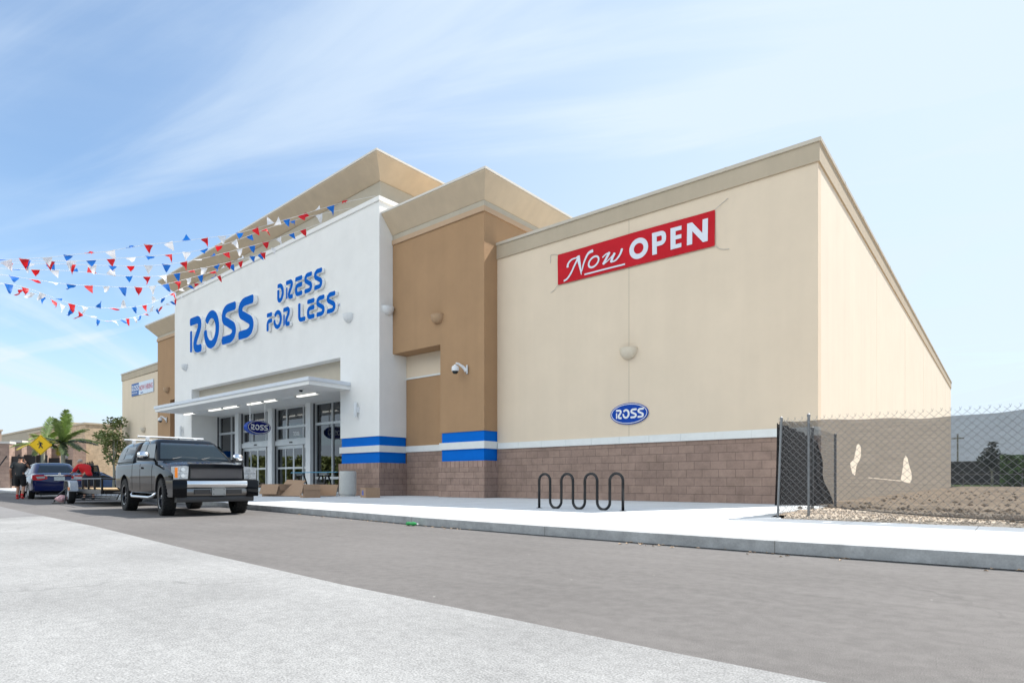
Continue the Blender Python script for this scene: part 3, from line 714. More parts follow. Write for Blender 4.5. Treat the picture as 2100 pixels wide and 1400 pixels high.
mb = MB(); oval(mb, (-9.34, 2.83), .655, .33, TF, 16.955, 16.997, SIGNB, SIGNB); spart(mb, 'sign_panel', OV)
mb = MB(); ring(mb, (-9.34, 2.83), .615, .295, .02, TF, 16.951, 16.956, TRIM); spart(mb, 'rim_line', OV)
for ch, a, b in (('R', -9.80, -9.585), ('O', -9.565, -9.315), ('S', -9.29, -9.06), ('S', -9.045, -8.82)):
    mb = MB(); glyph(mb, ch, a, b, 2.68, 2.98, TF, 16.949, 16.956, WHITEP, WHITEP, .2); spart(mb, 'letter', OV)
# hanging blade sign under the canopy
HS = thing('hanging_sign', 'dark blue oval blade sign hung on two white rods under the canopy', 'sign', (-28.6, 15.04, 3.34))
TB = lambda u, v, d: (d, u, v)
mb = MB(); oval(mb, (15.04, 3.34), .60, .34, TB, -28.44, -28.80, SIGND, SIGNB); spart(mb, 'sign_body', HS)
mb = MB(); ring(mb, (15.04, 3.34), .55, .30, .022, TB, -28.437, -28.441, WHITEP); spart(mb, 'rim_line', HS)
for ch, a, b in (('R', 14.62, 14.81), ('O', 14.83, 15.05), ('S', 15.07, 15.27), ('S', 15.285, 15.485)):
    mb = MB(); glyph(mb, ch, a, b, 3.20, 3.47, TB, -28.432, -28.441, WHITEP, WHITEP, .2); spart(mb, 'letter', HS)
for yy in (14.66, 15.42): spart(MB().tube([(-28.6, yy, 3.6), (-28.6, yy, 4.60)], .022, 8), 'rod', HS, WHITEP)
# street number on the glass
mb = MB(); text_mb(mb, '3500', .30, lambda x, y, d: (-29.10+x, 17.240, 3.08+y), 0, WHITEP, .004)
tag(mb.build('street_number', None), 'white street number decal on the glass above the right door', 'number decal')
# Now OPEN banner
BN = thing('banner', 'red banner with white lettering tied to the beige wall', 'banner', (-9.3, 17, 7.9))
mb = MB(); nx_, nz_ = 44, 8
def bany(x, z):
    u = (x+12.05)/5.43; v = (z-7.38)/1.02
    return 16.965-.014*sin(u*9+v*3)*v-.02*abs(sin(pi*u))*(.5+.5*v)-.012*NZ.noise(Vector((u*6, v*2, 0)))
for j in range(nz_+1):
    for i in range(nx_+1):
        x = -12.05+5.43*i/nx_; z = 7.38+1.02*j/nz_
        mb.v.append((x, bany(x, z), z))
for j in range(nz_):
    for i in range(nx_): mb.f.append((j*(nx_+1)+i, j*(nx_+1)+i+1, (j+1)*(nx_+1)+i+1, (j+1)*(nx_+1)+i))
spart(mb, 'banner_cloth', BN, BANR, smooth=True)
TN = lambda u, v, d: (u, bany(u, v)-d-.006, v)
def flatpoly(pts, d, m=BANW):
    mb = MB(); mb.add([TN(x, z, d) for x, z in pts], [tuple(range(len(pts)))], m); return mb
spart(flatpoly([(-7.95, 8.21), (-7.61, 8.21), (-7.61, 8.09), (-7.79, 8.09), (-7.79, 7.96), (-7.61, 7.96), (-7.61, 7.84), (-7.79, 7.84), (-7.79, 7.70), (-7.61, 7.70), (-7.61, 7.58), (-7.95, 7.58)], .006), 'letter', BN)
spart(flatpoly([(-7.44, 8.22), (-7.29, 8.22), (-6.98, 7.83), (-6.98, 8.22), (-6.82, 8.22), (-6.82, 7.56), (-6.96, 7.56), (-7.28, 7.96), (-7.28, 7.58), (-7.44, 7.58)], .006), 'letter', BN)
mb = MB(); ribbon(mb, [(-8.995+.245*cos(2*pi*k/40), 7.872+.238*sin(2*pi*k/40)) for k in range(40)], .155, TN, .006, .005, BANW, BANW, closed=True); spart(mb, 'letter', BN)
mb = MB(); ribbon(mb, [(-8.465, 7.56), (-8.465, 8.215)], .15, TN, .006, .005, BANW, BANW, cap=0)
ribbon(mb, fillet([(-8.39, 8.145), (-8.155, 8.145), (-8.155, 7.855), (-8.39, 7.855)], .13), .135, TN, .0065, .006, BANW, BANW, cap=0); spart(mb, 'letter', BN)
def sm(pts, n=6):
    P = [Vector(p) for p in pts]; r = []
    P = [P[0]]+P+[P[-1]]
    for i in range(1, len(P)-2):
        a, b, c, d = P[i-1], P[i], P[i+1], P[i+2]
        for k in range(n):
            t = k/n; r.append(.5*((2*b)+(c-a)*t+(2*a-5*b+4*c-d)*t*t+(3*b-a-3*c+d)*t**3))
    r.append(P[-2]); return r
def stroke(mb, pts, w, d=.006): ribbon(mb, sm(pts), w, TN, d, d-.001, BANW, BANW, cap=.5)
mb = MB()
stroke(mb, [(-11.78, 7.46), (-11.66, 7.50), (-11.52, 7.63), (-11.37, 7.86), (-11.23, 8.09)], .062)
stroke(mb, [(-11.63, 7.89), (-11.60, 8.0), (-11.47, 8.10), (-11.25, 8.12)], lambda t: .085-.045*t, .0075)
stroke(mb, [(-11.22, 8.14), (-11.14, 7.80), (-11.09, 7.52)], lambda t: .12*(1-t)+.02, .009)
stroke(mb, [(-11.08, 7.62), (-10.97, 7.93), (-10.83, 8.15), (-10.66, 8.20)], lambda t: .04+.06*t, .0105)
spart(mb, 'letter', BN)
mb = MB(); ribbon(mb, [(-10.62+.185*cos(a)+.05*sin(a), 7.835+.165*sin(a)) for a in [2*pi*k/28 for k in range(28)]], .062, TN, .006, .005, BANW, BANW, closed=True); spart(mb, 'letter', BN)
mb = MB()
stroke(mb, [(-10.28, 7.90), (-10.16, 7.97), (-10.02, 7.99)], .045)
stroke(mb, [(-10.03, 7.99), (-10.13, 7.85), (-10.25, 7.68)], .085, .0075)
stroke(mb, [(-10.23, 7.67), (-10.05, 7.77), (-9.83, 7.93)], .035, .009)
stroke(mb, [(-9.84, 7.92), (-9.92, 7.79), (-9.96, 7.68)], .085, .0105)
stroke(mb, [(-9.96, 7.67), (-9.79, 7.70), (-9.64, 7.84), (-9.57, 7.99)], lambda t: .04+.04*t, .012)
spart(mb, 'letter', BN)
mb = MB(); ribbon(mb, [(-10.97+.05*i, 7.50) for i in range(31)], .05, TN, .008, .007, BANW, BANW, cap=0); spart(mb, 'underline', BN)
ROPE = mat('grey rope', (.45, .44, .42), .9)
for pts in ([(-12.04, 8.39), (-12.2, 8.46), (-12.37, 8.47), (-12.37, 8.2)], [(-12.03, 7.39), (-12.2, 7.25), (-12.36, 7.18)], [(-6.62, 8.39), (-6.42, 8.53), (-6.25, 8.62)], [(-6.62, 7.39), (-6.50, 7.27), (-6.37, 7.22), (-6.22, 7.20)]):
    spart(MB().tube([(x, 16.955+(.03 if i else 0), z) for i, (x, z) in enumerate(pts)], .007, 5), 'tie_rope', BN, ROPE)
# second banner on the far wing
B2 = thing('banner', 'small blue and white banner with pale red lettering on the far wing', 'banner', (-48.8, 17, 7.4))
spart(MB().box(-50.85, -49.43, 16.955, 16.965, 7.0, 7.90), 'blue_panel', B2, mat('faded blue vinyl', (.035, .12, .36), .5))
spart(MB().box(-49.43, -46.74, 16.955, 16.965, 7.0, 7.90), 'white_panel', B2, mat('faded white vinyl', (.62, .70, .80), .5))
PINK = mat('faded red print', (.52, .20, .25), .6)
mb = MB(); text_mb(mb, 'NOW HIRING', .50, lambda x, y, d: (-49.36+x*.80, 16.951, 7.30+y), 0, PINK, .018); spart(mb, 'red_lettering', B2)
mb = MB(); text_mb(mb, 'careers', .16, lambda x, y, d: (-49.1+x, 16.951, 7.08+y), 0, SIGNB, .004); spart(mb, 'small_lettering', B2)
for ch, a, b in (('R', -50.80, -50.48), ('O', -50.46, -50.13), ('S', -50.11, -49.80), ('S', -49.78, -49.47)):
    mb = MB(); glyph(mb, ch, a, b, 7.36, 7.76, TF, 16.949, 16.954, BANW, BANW, .2); spart(mb, 'letter', B2)
mb = MB(); text_mb(mb, 'DRESS FOR LESS', .15, lambda x, y, d: (-50.80+x*.98, 16.951, 7.16+y), 0, BANW, .003); spart(mb, 'blue_panel_lettering', B2)

# ============================================================ WALL LIGHTS
def dome_light(x, y, z, m, label, face='-y', r=.30):
    t = thing('wall_light', label, 'wall light', (x, y, z), 0 if face == '-y' else pi/2, 'half dome wall lights')
    mb = MB(); n1, n2 = 16, 8
    for i in range(n2+1):
        e = (pi/2)*i/n2
        for k in range(n1+1):
            a = pi+pi*k/n1; rr = r*cos(e)**.8 if i < n2 else 0.0
            mb.v.append((rr*cos(a), rr*sin(a)*.85-.004, -r*1.12*sin(e)))
    for i in range(n2):
        for k in range(n1): mb.f.append((i*(n1+1)+k, i*(n1+1)+k+1, (i+1)*(n1+1)+k+1, (i+1)*(n1+1)+k))
    mb.build('bowl', m, t, smooth=True)
    rm = MB(); rm.tube([(r*cos(pi+pi*k/16), r*sin(pi+pi*k/16)*.85, 0) for k in range(17)], .012, 6); rm.build('bowl_rim', m, t)
    MB().box(-r*.5, r*.5, -.05, -.004, -.2, .0).build('back_plate', m, t)
dome_light(-9.36, 17.0, 4.86, mat('beige fixture', (.66, .58, .46), .6), 'beige half dome light on the wall joint between the banner and the oval sign')
dome_light(-17.2, 16.28, 7.10, mat('brown fixture', (.42, .27, .155), .6), 'brown half dome light on the near brown pier beside the white tower')
dome_light(-21.94, 15.6, 7.80, WHITEP, 'white half dome light right of the blue letters on the white front')
dome_light(-19.9, 16.0, 7.84, WHITEP, 'white half dome light on the narrow side face of the white tower', '+x', .29)
dome_light(-38.13, 15.6, 7.62, WHITEP, 'white half dome light near the left edge of the white tower')
dome_light(-42.5, 16.28, 6.75, bpy.data.materials['brown fixture'], 'brown half dome light on the far brown pier')
dome_light(-48.55, 17.0, 4.55, bpy.data.materials['beige fixture'], 'beige half dome light on the far wing below the small banner')
def bar_light(x, lab):
    t = thing('wall_bar_light', lab, 'wall light', (x, 15.6, 3.7), 0, 'vertical cylinder wall lights')
    MB().lathe([(0, -.30), (.065, -.30), (.07, -.28), (.07, .28), (.065, .30), (0, .30)], (0, -.13, 0), seg=14).build('cylinder', WHITEP, t, smooth=40)
    MB().box(.0, .11, -.09, 0, -.11, .11).build('mount', WHITEP, t)
bar_light(-21.33, 'white vertical cylinder light above the near blue band')
bar_light(-38.54, 'white vertical cylinder light on the far column of the white tower')
# fluorescent fixtures on canopy soffit
xs_ = [(-25.15, -23.5, 1), (-26.75, -25.25, 0), (-28.02, -26.85, 1), (-29.70, -28.18, 1), (-32.21, -30.61, 1), (-33.93, -32.34, 1), (-35.46, -34.05, 0), (-37.1, -35.73, 1)]
nm = ['nearest', 'second', 'third', 'fourth', 'fifth', 'sixth', 'seventh', 'farthest']
LTX = ['lit strip light nearest the near end of the canopy soffit', 'unlit strip light beside the nearest lit one under the canopy', 'lit strip light just right of the hanging sign rods', 'lit strip light directly behind the hanging sign rods', 'lit strip light first to the left of the hanging sign', 'lit strip light second to the left of the hanging sign', 'unlit strip light near the far end of the canopy', 'lit strip light at the far end of the canopy soffit']
for (a, b, lit), lab in zip(xs_, LTX):
    t = thing('strip_light', lab, 'ceiling light', ((a+b)/2, 15.1, 4.6), 0, 'strip lights under the entrance canopy')
    L = (b-a)/2
    MB().box(-L, L, -.09, .09, -.03, -.001).box(-L, -L+.06, -.08, .08, -.085, -.03).box(L-.06, L, -.08, .08, -.085, -.03).build('housing', WHITEP, t)
    MB().box(-L+.062, L-.062, -.07, .07, -.09, -.032).build('tube_cover', TUBE if lit else WHITEP, t)
# cameras
def seccam(x, y, z, rz, lab):
    t = thing('security_camera', lab, 'camera', (x, y, z), rz, 'bracket dome security cameras')
    mb = MB(); mb.box(-.10, .10, -.035, 0, -.16, .16); mb.tube([(0, -.03, -.05), (0, -.16, .10), (0, -.32, .20), (0, -.42, .22)], [.07, .055, .04, .035], 8); mb.build('bracket', WHITEP, t, smooth=35)
    MB().lathe([(0, .17), (.05, .165), (.06, .13), (.12, .10), (.135, .05), (.135, -.06), (.12, -.075), (0, -.075)], (0, -.44, 0), seg=16).build('housing', WHITEP, t, smooth=40)
    MB().lathe([(.115, -.076), (.10, -.13), (.06, -.17), (0, -.18)], (0, -.44, 0), seg=16).build('dome', CARGL, t, smooth=True)
seccam(-15.65, 16.28, 4.83, -.62, 'white dome camera on a bracket on the near brown pier')
seccam(-42.6, 16.28, 4.70, -.8, 'white dome camera on a bracket on the far brown pier')
t = thing('dome_camera', 'small dark dome camera on the canopy underside', 'camera', (-23.22, 14.11, 4.6))
MB().lathe([(0, -.0), (.10, -.001), (.10, -.05), (0, -.05)], seg=16).build('base', WHITEP, t, smooth=30)
MB().lathe([(.085, -.051), (.075, -.10), (.04, -.13), (0, -.135)], seg=16).build('dome', CARGL, t, smooth=True)
# posters behind the glass
def poster(x0, x1, z0, z1, m, m2, lab):
    t = thing('poster', lab, 'poster', ((x0+x1)/2, 17.30, (z0+z1)/2))
    hx, hz = (x1-x0)/2, (z1-z0)/2
    MB().box(-hx, hx, -.004, .004, -hz, hz).build('sheet', m, t)
    if m2: MB().box(-hx*.7, hx*.7, -.008, -.005, -hz*.6, hz*.55).build('print', m2, t)
PB1 = mat('blue poster', (.12, .35, .75), .6, noise=.5, nscale=3); PW1 = mat('pale poster', (.75, .78, .85), .6, noise=.2, nscale=3)
PR1 = mat('red print', (.6, .10, .10), .6, noise=.3, nscale=8)
poster(-25.45, -24.15, 1.15, 2.75, PW1, mat('pale blue print', (.42, .60, .82), .6, noise=.45, nscale=2.5), 'tall pale blue poster in the right window')
poster(-26.93, -26.45, 1.33, 2.02, PB1, None, 'small blue notice in the right window')
poster(-26.40, -26.02, 1.36, 2.0, PW1, None, 'white notice beside the small blue notice')
poster(-35.62, -34.95, 1.9, 2.85, PW1, PR1, 'white poster with red print in the left window')
poster(-36.9, -36.0, 1.9, 2.75, mat('teal poster', (.10, .28, .50), .6, noise=.8, nscale=4), None, 'dark blue poster left of the red one')
poster(-28.0, -27.62, 1.7, 2.35, mat('bright blue poster', (.03, .30, .75), .6, noise=.4, nscale=5), None, 'bright blue poster in the right entrance door')

# ============================================================ SIDEWALK OBJECTS
# bicycle rack: one wavy tube
mb = MB(); L_ = 2.16; pts = [(0, 0, 0), (0, 0, .5)]
loops = 7; p_ = L_/7
for k in range(7):
    c = p_*(k+.5); up = (k % 2 == 0); r = p_/2
    z0 = .62 if up else .17
    for q in range(13):
        a = pi-pi*q/12 if up else pi+pi*q/12
        pts.append((c+r*cos(a), 0, z0+(r*sin(a) if up else -abs(r*sin(a)))))
pts += [(L_, 0, .5), (L_, 0, 0)]
t = thing('bicycle_rack', 'black wavy tube bicycle rack on the pale sidewalk', 'bike rack', (-8.44, 11.15, SW))
mb.tube(pts, .030, 10); mb.build('bent_tube', BLACKM, t, smooth=True)
for x in (0, L_): MB().lathe([(0, .0), (.07, 0), (.07, .008), (0, .008)], (x, 0, .002), seg=14).build('foot_flange', BLACKM, t)
# trash can
t = thing('trash_can', 'round speckled concrete trash can by the blue banded column', 'trash can', (-20.55, 14.55, SW))
MB().lathe([(0, 0), (.28, 0), (.28, .05), (.30, .06), (.325, .09), (.33, .13), (.33, .93), (.325, .97), (.30, 1.0), (.285, 1.0), (.28, .95), (.27, .60), (0, .60)], seg=32).build('body', AGG, t, smooth=40)
MB().lathe([(.0, .955), (.15, .97), (.24, .985), (.278, 1.015), (.278, .96)], seg=28).build('lid', BLACKP, t, smooth=40)
# cardboard boxes
def openbox(name, lab, loc, rz, lx, ly, h, flaps=(.5, .5, .5, .5), tilt=0, group='cardboard boxes on the sidewalk', label_=None):
    t = thing(name, lab, 'box', loc, rz, group)
    mb = MB(); tk = .012
    mb.box(-lx, lx, -ly, -ly+tk, 0, h, CARD); mb.box(-lx, lx, ly-tk, ly, 0, h, CARD)
    mb.box(-lx, -lx+tk, -ly+tk, ly-tk, 0, h, CARD); mb.box(lx-tk, lx, -ly+tk, ly-tk, 0, h, CARD); mb.box(-lx+tk, lx-tk, -ly+tk, ly-tk, 0, .012, CARDD)
    if tilt: mb.xf(Matrix.Rotation(tilt, 4, 'Y'))
    mb.build('carton', None, t)
    for (px, py, ax, ln, wd, an) in ((0, -ly, 0, lx, ly, flaps[0]), (0, ly, pi, lx, ly, flaps[1]), (lx, 0, pi/2, ly, lx*.6, flaps[2]), (-lx, 0, -pi/2, ly, lx*.6, flaps[3])):
        if an is None: continue
        f = MB().box(-ln, ln, -wd, 0, -.005, .005)
        Mx = Matrix.Translation((px, py, h)) @ Matrix.Rotation(ax, 4, 'Z') @ Matrix.Rotation(an, 4, 'X')
        f.xf(Mx)
        if tilt: f.xf(Matrix.Rotation(tilt, 4, 'Y'))
        f.build('flap', CARD, t)
    return t
t = openbox('cardboard_box', 'small open cardboard box with blue mark right of the trash can', (-18.60, 14.15, SW), -.45, .50, .26, .36, (None, None, 2.6, None))
mk = MB()
for k, (a, b) in enumerate(((-.20, .03), (-.12, .06), (-.04, .02), (.05, .05))): mk.box(a, a+.045, -.2625, -.2605, .10, .22+b)
mk.box(-.2, .12, -.2627, -.2607, .09, .115); mk.build('marker_scribble', mat('blue marker', (.03, .12, .55), .7), t)
openbox('cardboard_box', 'tilted brown box right behind the pickup front corner', (-23.1, 13.0, SW), .35, .42, .42, .48, (1.2, .9, 1.3, .4))
t = openbox('cardboard_box', 'dark mouthed carton with a pink label lying on its side', (-20.15, 12.62, SW+.0), -.35, .30, .30, .46, (1.4, None, 1.45, 1.3))
MB().box(.05, .17, -.306, -.3025, .08, .30).build('shipping_label', WHITEP, t); MB().box(.09, .19, -.308, -.3065, .30, .38).build('pink_label', mat('pink label', (.85, .03, .22), .6), t)
# slumped flattened sheets behind
def cardsheet(lab, pts, th=.02, group='flattened cardboard sheets'):
    P = [Vector(p) for p in pts]; n = (P[1]-P[0]).cross(P[3]-P[0]).normalized()*th
    mb = MB(); mb.add(P+[p+n for p in P], [(0, 1, 2, 3), (7, 6, 5, 4), (0, 4, 5, 1), (1, 5, 6, 2), (2, 6, 7, 3), (3, 7, 4, 0)])
    o = mb.build('cardboard_sheet', CARD); tag(o, lab, 'cardboard', group); return o
cardsheet('folded cardboard leaning left behind the tilted box', [(-24.8, 13.9, SW), (-22.6, 13.4, SW), (-22.5, 13.9, SW+.62), (-24.8, 14.4, SW+.66)])
cardsheet('slanting cardboard sheet sloping from the tilted box to the ground', [(-22.6, 12.8, SW+.01), (-21.1, 13.1, SW+.01), (-21.0, 13.5, SW+.42), (-22.4, 13.3, SW+.52)])
cardsheet('long low cardboard side standing below the sawhorses', [(-24.9, 15.0, SW), (-21.0, 14.3, SW), (-21.0, 14.42, SW+.46), (-24.9, 15.12, SW+.46)])
cardsheet('flat cardboard floor of the long opened carton', [(-26.0, 14.6, SW+.01), (-20.9, 13.8, SW+.01), (-21.0, 14.25, SW+.01), (-24.9, 14.95, SW+.01)])
# sawhorses and board
def sawhorse(x, y, rz, lab):
    t = thing('sawhorse', lab, 'sawhorse', (x, y, SW), rz, 'folding sawhorses by the glass')
    MB().box(-.36, .36, -.06, .06, .86, .98).build('top_beam', mat('grey beam', (.16, .17, .17), .6) if 'grey beam' not in bpy.data.materials else bpy.data.materials['grey beam'], t)
    for sx in (-1, 1):
        for sy in (-1, 1):
            mb = MB(); a = Vector((sx*.27, sy*.05, .88)); b = Vector((sx*.38, sy*.30, .0))
            mb.tube([a, b], [.045, .03], 6); mb.build('leg', BLACKP, t)
    for sx in (-1, 1):
        MB().tube([(sx*.33, -.20, .36), (sx*.33, .20, .36)], .028, 6).build('cross_brace', BLACKP, t)
    MB().box(-.33, .33, -.19, -.15, .40, .55).build('shelf', BLACKP, t)
sawhorse(-25.9, 15.7, -.1, 'black plastic sawhorse in front of the right entrance door')
sawhorse(-23.8, 15.6, -.1, 'black plastic sawhorse in front of the right window')
tag(MB().box(-26.4, -22.75, 15.52, 15.80, SW+.982, SW+1.015).build('work_board', mat('blue board', (.10, .33, .50), .6)), 'long thin blue board laid across the two sawhorses', 'board')
# litter along the kerb
mb = MB(); random.seed(11)
for _ in range(90):
    x = random.choice([random.uniform(-12.5, -8), random.gauss(-9.2, .5), random.gauss(-6.9, .4), random.gauss(-3.2, .3), random.uniform(-4, 1)])
    yk = None
    for (xa, ya), (xb, yb) in zip(KL[:-1], KL[1:]):
        if xa <= x <= xb: yk = ya+(yb-ya)*(x-xa)/(xb-xa)
    y = yk-random.uniform(.01, .10)-random.random()**4*.25; a = random.uniform(0, pi); r = random.uniform(.012, .035)
    mb.add([(x+r*cos(a), y+r*sin(a), .004), (x-r*.5*sin(a), y+r*.5*cos(a), .018), (x-r*cos(a), y-r*sin(a), .006), (x+r*.5*sin(a), y-r*.5*cos(a), .012)], [(0, 1, 2, 3)])
tag(mb.build('leaf_litter', mat('dry leaf', (.42, .30, .20), .9, noise=.5, nscale=9), fix=False), kind='stuff')
t = thing('plastic_bottle', 'crushed green plastic bottle lying at the kerb', 'bottle', (-7.75, 6.74, .035), .15)
MB().lathe([(0, -.11), (.028, -.105), (.032, -.06), (.024, -.02), (.033, .03), (.03, .06), (.012, .10), (.012, .12), (0, .12)], ax='x', seg=12).build('bottle_body', mat('green plastic', (.02, .30, .07), .35), t, smooth=True)
MB().lathe([(.014, .118), (.014, .135), (0, .135)], ax='x', seg=10).build('cap', WHITEP, t)
STR = mat('chalky stain', (.28, .27, .26), .95)

# ============================================================ SCREEN FENCE
FY = 10.8
def chainlink(root, P0, P1, z0, z1, pitch=.082, spikes=True, name='chain_link_mesh', r=.0026, topf=None):
    """mesh of crossing wires between two ground points"""
    A = Vector(P0); D = Vector(P1)-A; Ln = D.length; D.normalize(); H = z1-z0; mb = MB()
    nrm = Vector((-D.y, D.x))
    def P(s, h, off=0): return (A.x+D.x*s+nrm.x*off, A.y+D.y*s+nrm.y*off, z0+h)
    k = -H
    while k < Ln:
        for sg in (1, -1):
            s0, s1 = max(k, 0), min(k+H, Ln)
            if s1-s0 < .01: continue
            h0, h1 = s0-k, s1-k
            if sg < 0: h0, h1 = H-h0, H-h1
            mb.tube([P(s0, h0, .002*sg), P(s1, h1, .002*sg)], r, 3, cap=False)
        k += pitch*1.35
    if spikes:
        s = 0
        while s < Ln:
            for dx in (-.013, .013): mb.tube([P(s, H-.01), P(s+dx, H+.035)], r*.8, 3, cap=False)
            s += pitch*1.35
    return mb.build(name, WIRE, root, fix=False)
FN = thing('chain_link_fence', 'chain link construction fence with torn dark windscreen fabric', 'fence', (0, 0, 0))
fm = chainlink(FN, (-3.08, FY), (9.0, FY), .15, 1.77)
sd_ = chainlink(FN, (-3.12, FY+.03), (-3.22, 15.4), .16, 1.77)
sd_['label'] = 'side run of wire mesh going back to the store'
def fpost(x, y, h, r, lean=0):
    MB().tube([(x, y, .06), (x+lean, y, h)], r, 10).lathe([(r+.006, h-.03), (r+.006, h+.005), (0, h+.03)], (x+lean, y, 0), seg=10).build('fence_post', GALV, FN, smooth=40)
fpost(-3.13, 10.78, 1.80, .019, .06); fpost(-2.66, FY+.04, 1.83, .021); fpost(.6, FY+.04, 1.80, .028); fpost(3.9, FY+.04, 1.80, .028); fpost(7.2, FY+.04, 1.8, .028)
fpost(-3.17, 13.2, 1.80, .028); fpost(-3.22, 15.4, 1.80, .028)
def scrim(name, alpha, dark):
    m = bpy.data.materials.new(name); m.use_nodes = True; t = m.node_tree; t.nodes.clear()
    o = N(t, 'ShaderNodeOutputMaterial'); mx = N(t, 'ShaderNodeMixShader'); tr = N(t, 'ShaderNodeBsdfTransparent'); df = N(t, 'ShaderNodeBsdfDiffuse')
    df.inputs[0].default_value = (*dark, 1); tcn = N(t, 'ShaderNodeTexCoord')
    mp = N(t, 'ShaderNodeMapping'); mp.inputs['Scale'].default_value = (1.2, 1.2, 30); t.links.new(tcn.outputs['Object'], mp.inputs[0])
    nz = N(t, 'ShaderNodeTexNoise'); nz.inputs['Scale'].default_value = 2.0; nz.inputs['Detail'].default_value = 6; t.links.new(mp.outputs[0], nz.inputs['Vector'])
    mr = N(t, 'ShaderNodeMapRange'); t.links.new(nz.outputs[0], mr.inputs[0]); mr.inputs[1].default_value = .3; mr.inputs[2].default_value = .7; mr.inputs[3].default_value = alpha-.05; mr.inputs[4].default_value = alpha+.05
    t.links.new(mr.outputs[0], mx.inputs[0]); t.links.new(tr.outputs[0], mx.inputs[1]); t.links.new(df.outputs[0], mx.inputs[2]); t.links.new(mx.outputs[0], o.inputs[0])
    return m
SCR = scrim('dark windscreen fabric', .665, (.035, .035, .037)); SCR2 = scrim('doubled windscreen fabric', .95, (.014, .015, .017))
# front screen sheet with real torn holes (grid cut along the tear outlines)
def lerp_tab(tab, x):
    if x <= tab[0][0]: return tab[0][1]
    for (a, b), (c, d) in zip(tab[:-1], tab[1:]):
        if a <= x <= c: return b+(d-b)*(x-a)/(c-a)
    return tab[-1][1]
TOPT = [(-3.12, 1.745), (-2.6, 1.735), (-1.9, 1.715), (-1.2, 1.675), (-.6, 1.675), (0.1, 1.72), (3, 1.70), (9, 1.70)]
BOTT = [(-3.12, .36), (-2.5, .345), (-1.8, .28), (-1.0, .235), (0.1, .205), (4, .2), (9, .2)]
tears = [[(-1.985, 1.16), (-1.960, 1.30), (-1.935, 1.33), (-1.905, 1.28), (-1.90, 1.16), (-1.915, 1.08), (-1.965, .98), (-1.972, .90), (-1.985, .83), (-2.02, .86), (-2.045, .97), (-2.05, 1.03), (-1.995, 1.10)],
         [(-1.335, 1.075), (-1.310, 1.13), (-1.285, 1.08), (-1.262, .96), (-1.235, .86), (-1.235, .77), (-1.255, .71), (-1.31, .725), (-1.375, .75), (-1.36, .85), (-1.345, .95)],
         [(-1.80, .80), (-1.375, .752), (-1.375, .742), (-1.80, .792)]]
mb = MB()
bmx = bmesh.new()
def cutcurve():
    """2D filled curve: outline with holes -> triangulated mesh"""
    cu = bpy.data.curves.new('tmpc', 'CURVE'); cu.dimensions = '2D'; cu.fill_mode = 'FRONT'
    xo = [-3.12+12.12*i/120 for i in range(121)]
    outer = [(x, lerp_tab(BOTT, x)+.006*sin(x*9)) for x in xo]+[(x, lerp_tab(TOPT, x)+.010*sin(x*7.3)) for x in reversed(xo)]
    for loop in [outer]+tears:
        sp = cu.splines.new('POLY'); sp.points.add(len(loop)-1); sp.use_cyclic_u = True
        for i, (x, z) in enumerate(loop): sp.points[i].co = (x, z, 0, 1)
    o = bpy.data.objects.new('tmpc', cu); COL.objects.link(o)
    me = bpy.data.meshes.new_from_object(o.evaluated_get(bpy.context.evaluated_depsgraph_get()))
    vs = [(v.co.x, FY+.03, v.co.y) for v in me.vertices]; fs = [tuple(p.vertices) for p in me.polygons]
    bpy.data.objects.remove(o); bpy.data.curves.remove(cu); bpy.data.meshes.remove(me)
    return vs, fs
vs, fs = cutcurve()
mb.add(vs, fs); o = mb.build('windscreen_fabric', SCR, FN, fix=False); o['label'] = 'see-through dark fabric with two torn holes'
# hem rope of the screen
MB().tube([(x, FY+.026, lerp_tab(BOTT, x)) for x in [-3.12+.3*i for i in range(41)]], .007, 4).build('hem_rope', BLACKP, FN)
# folded dark flap on the side run
mb = MB(); cols = 26; rows = 14; random.seed(5)
for j in range(rows+1):
    for i in range(cols+1):
        u = i/cols; v = j/rows
        y = 10.86+u*3.5+(.75*(1-v)**3*u if u > .6 else 0)-.5*v*u*u+(.12*sin(v*11)*u)
        z = .33+v*1.40-(.20*u*u*v)
        mb.v.append((-3.20+.035*sin(u*34+v*1.5)+.02*sin(u*75), y, z-.10*u*(1-v)))
for j in range(rows):
    for i in range(cols): mb.f.append((j*(cols+1)+i, j*(cols+1)+i+1, (j+1)*(cols+1)+i+1, (j+1)*(cols+1)+i))
o = mb.build('windscreen_flap', SCR2, FN, smooth=True, fix=False); o['label'] = 'dark doubled fabric on the side run'
# second far fence line, hedge, far trees
def blob_stuff(name, x0, x1, y0, y1, h0, h1, n, m, seed, leaf=.35, z0=.1):
    random.seed(seed); mb = MB()
    for _ in range(n):
        x = random.uniform(x0, x1); y = random.uniform(y0, y1)
        h = h0+(h1-h0)*(.5+.5*NZ.noise(Vector((x*.12, 3.3, seed)))+.25*NZ.noise(Vector((x*.5, 1.3, seed))))
        z = z0+h*(1-random.random()**2.2); r = leaf*random.uniform(.5, 1.3)
        a = Vector((random.gauss(0, 1), random.gauss(0, 1), random.gauss(0, 1))).normalized(); b = a.orthogonal().normalized(); c = a.cross(b)
        mb.add([Vector((x, y, z))+b*r, Vector((x, y, z))+c*r*.8, Vector((x, y, z))-b*r, Vector((x, y, z))-c*r*.8], [(0, 1, 2, 3)])
    return mb.build(name, m, fix=False)
FARL = mat('far foliage', (.045, .06, .04), .8, noise=.4, nscale=.3)
tag(blob_stuff('treeline', -30, 90, 180, 190, 3.0, 4.6, 16000, FARL, 4, .8), kind='stuff')
HEDG = mat('hedge leaf', (.09, .19, .045), .6, noise=.4, nscale=.8)
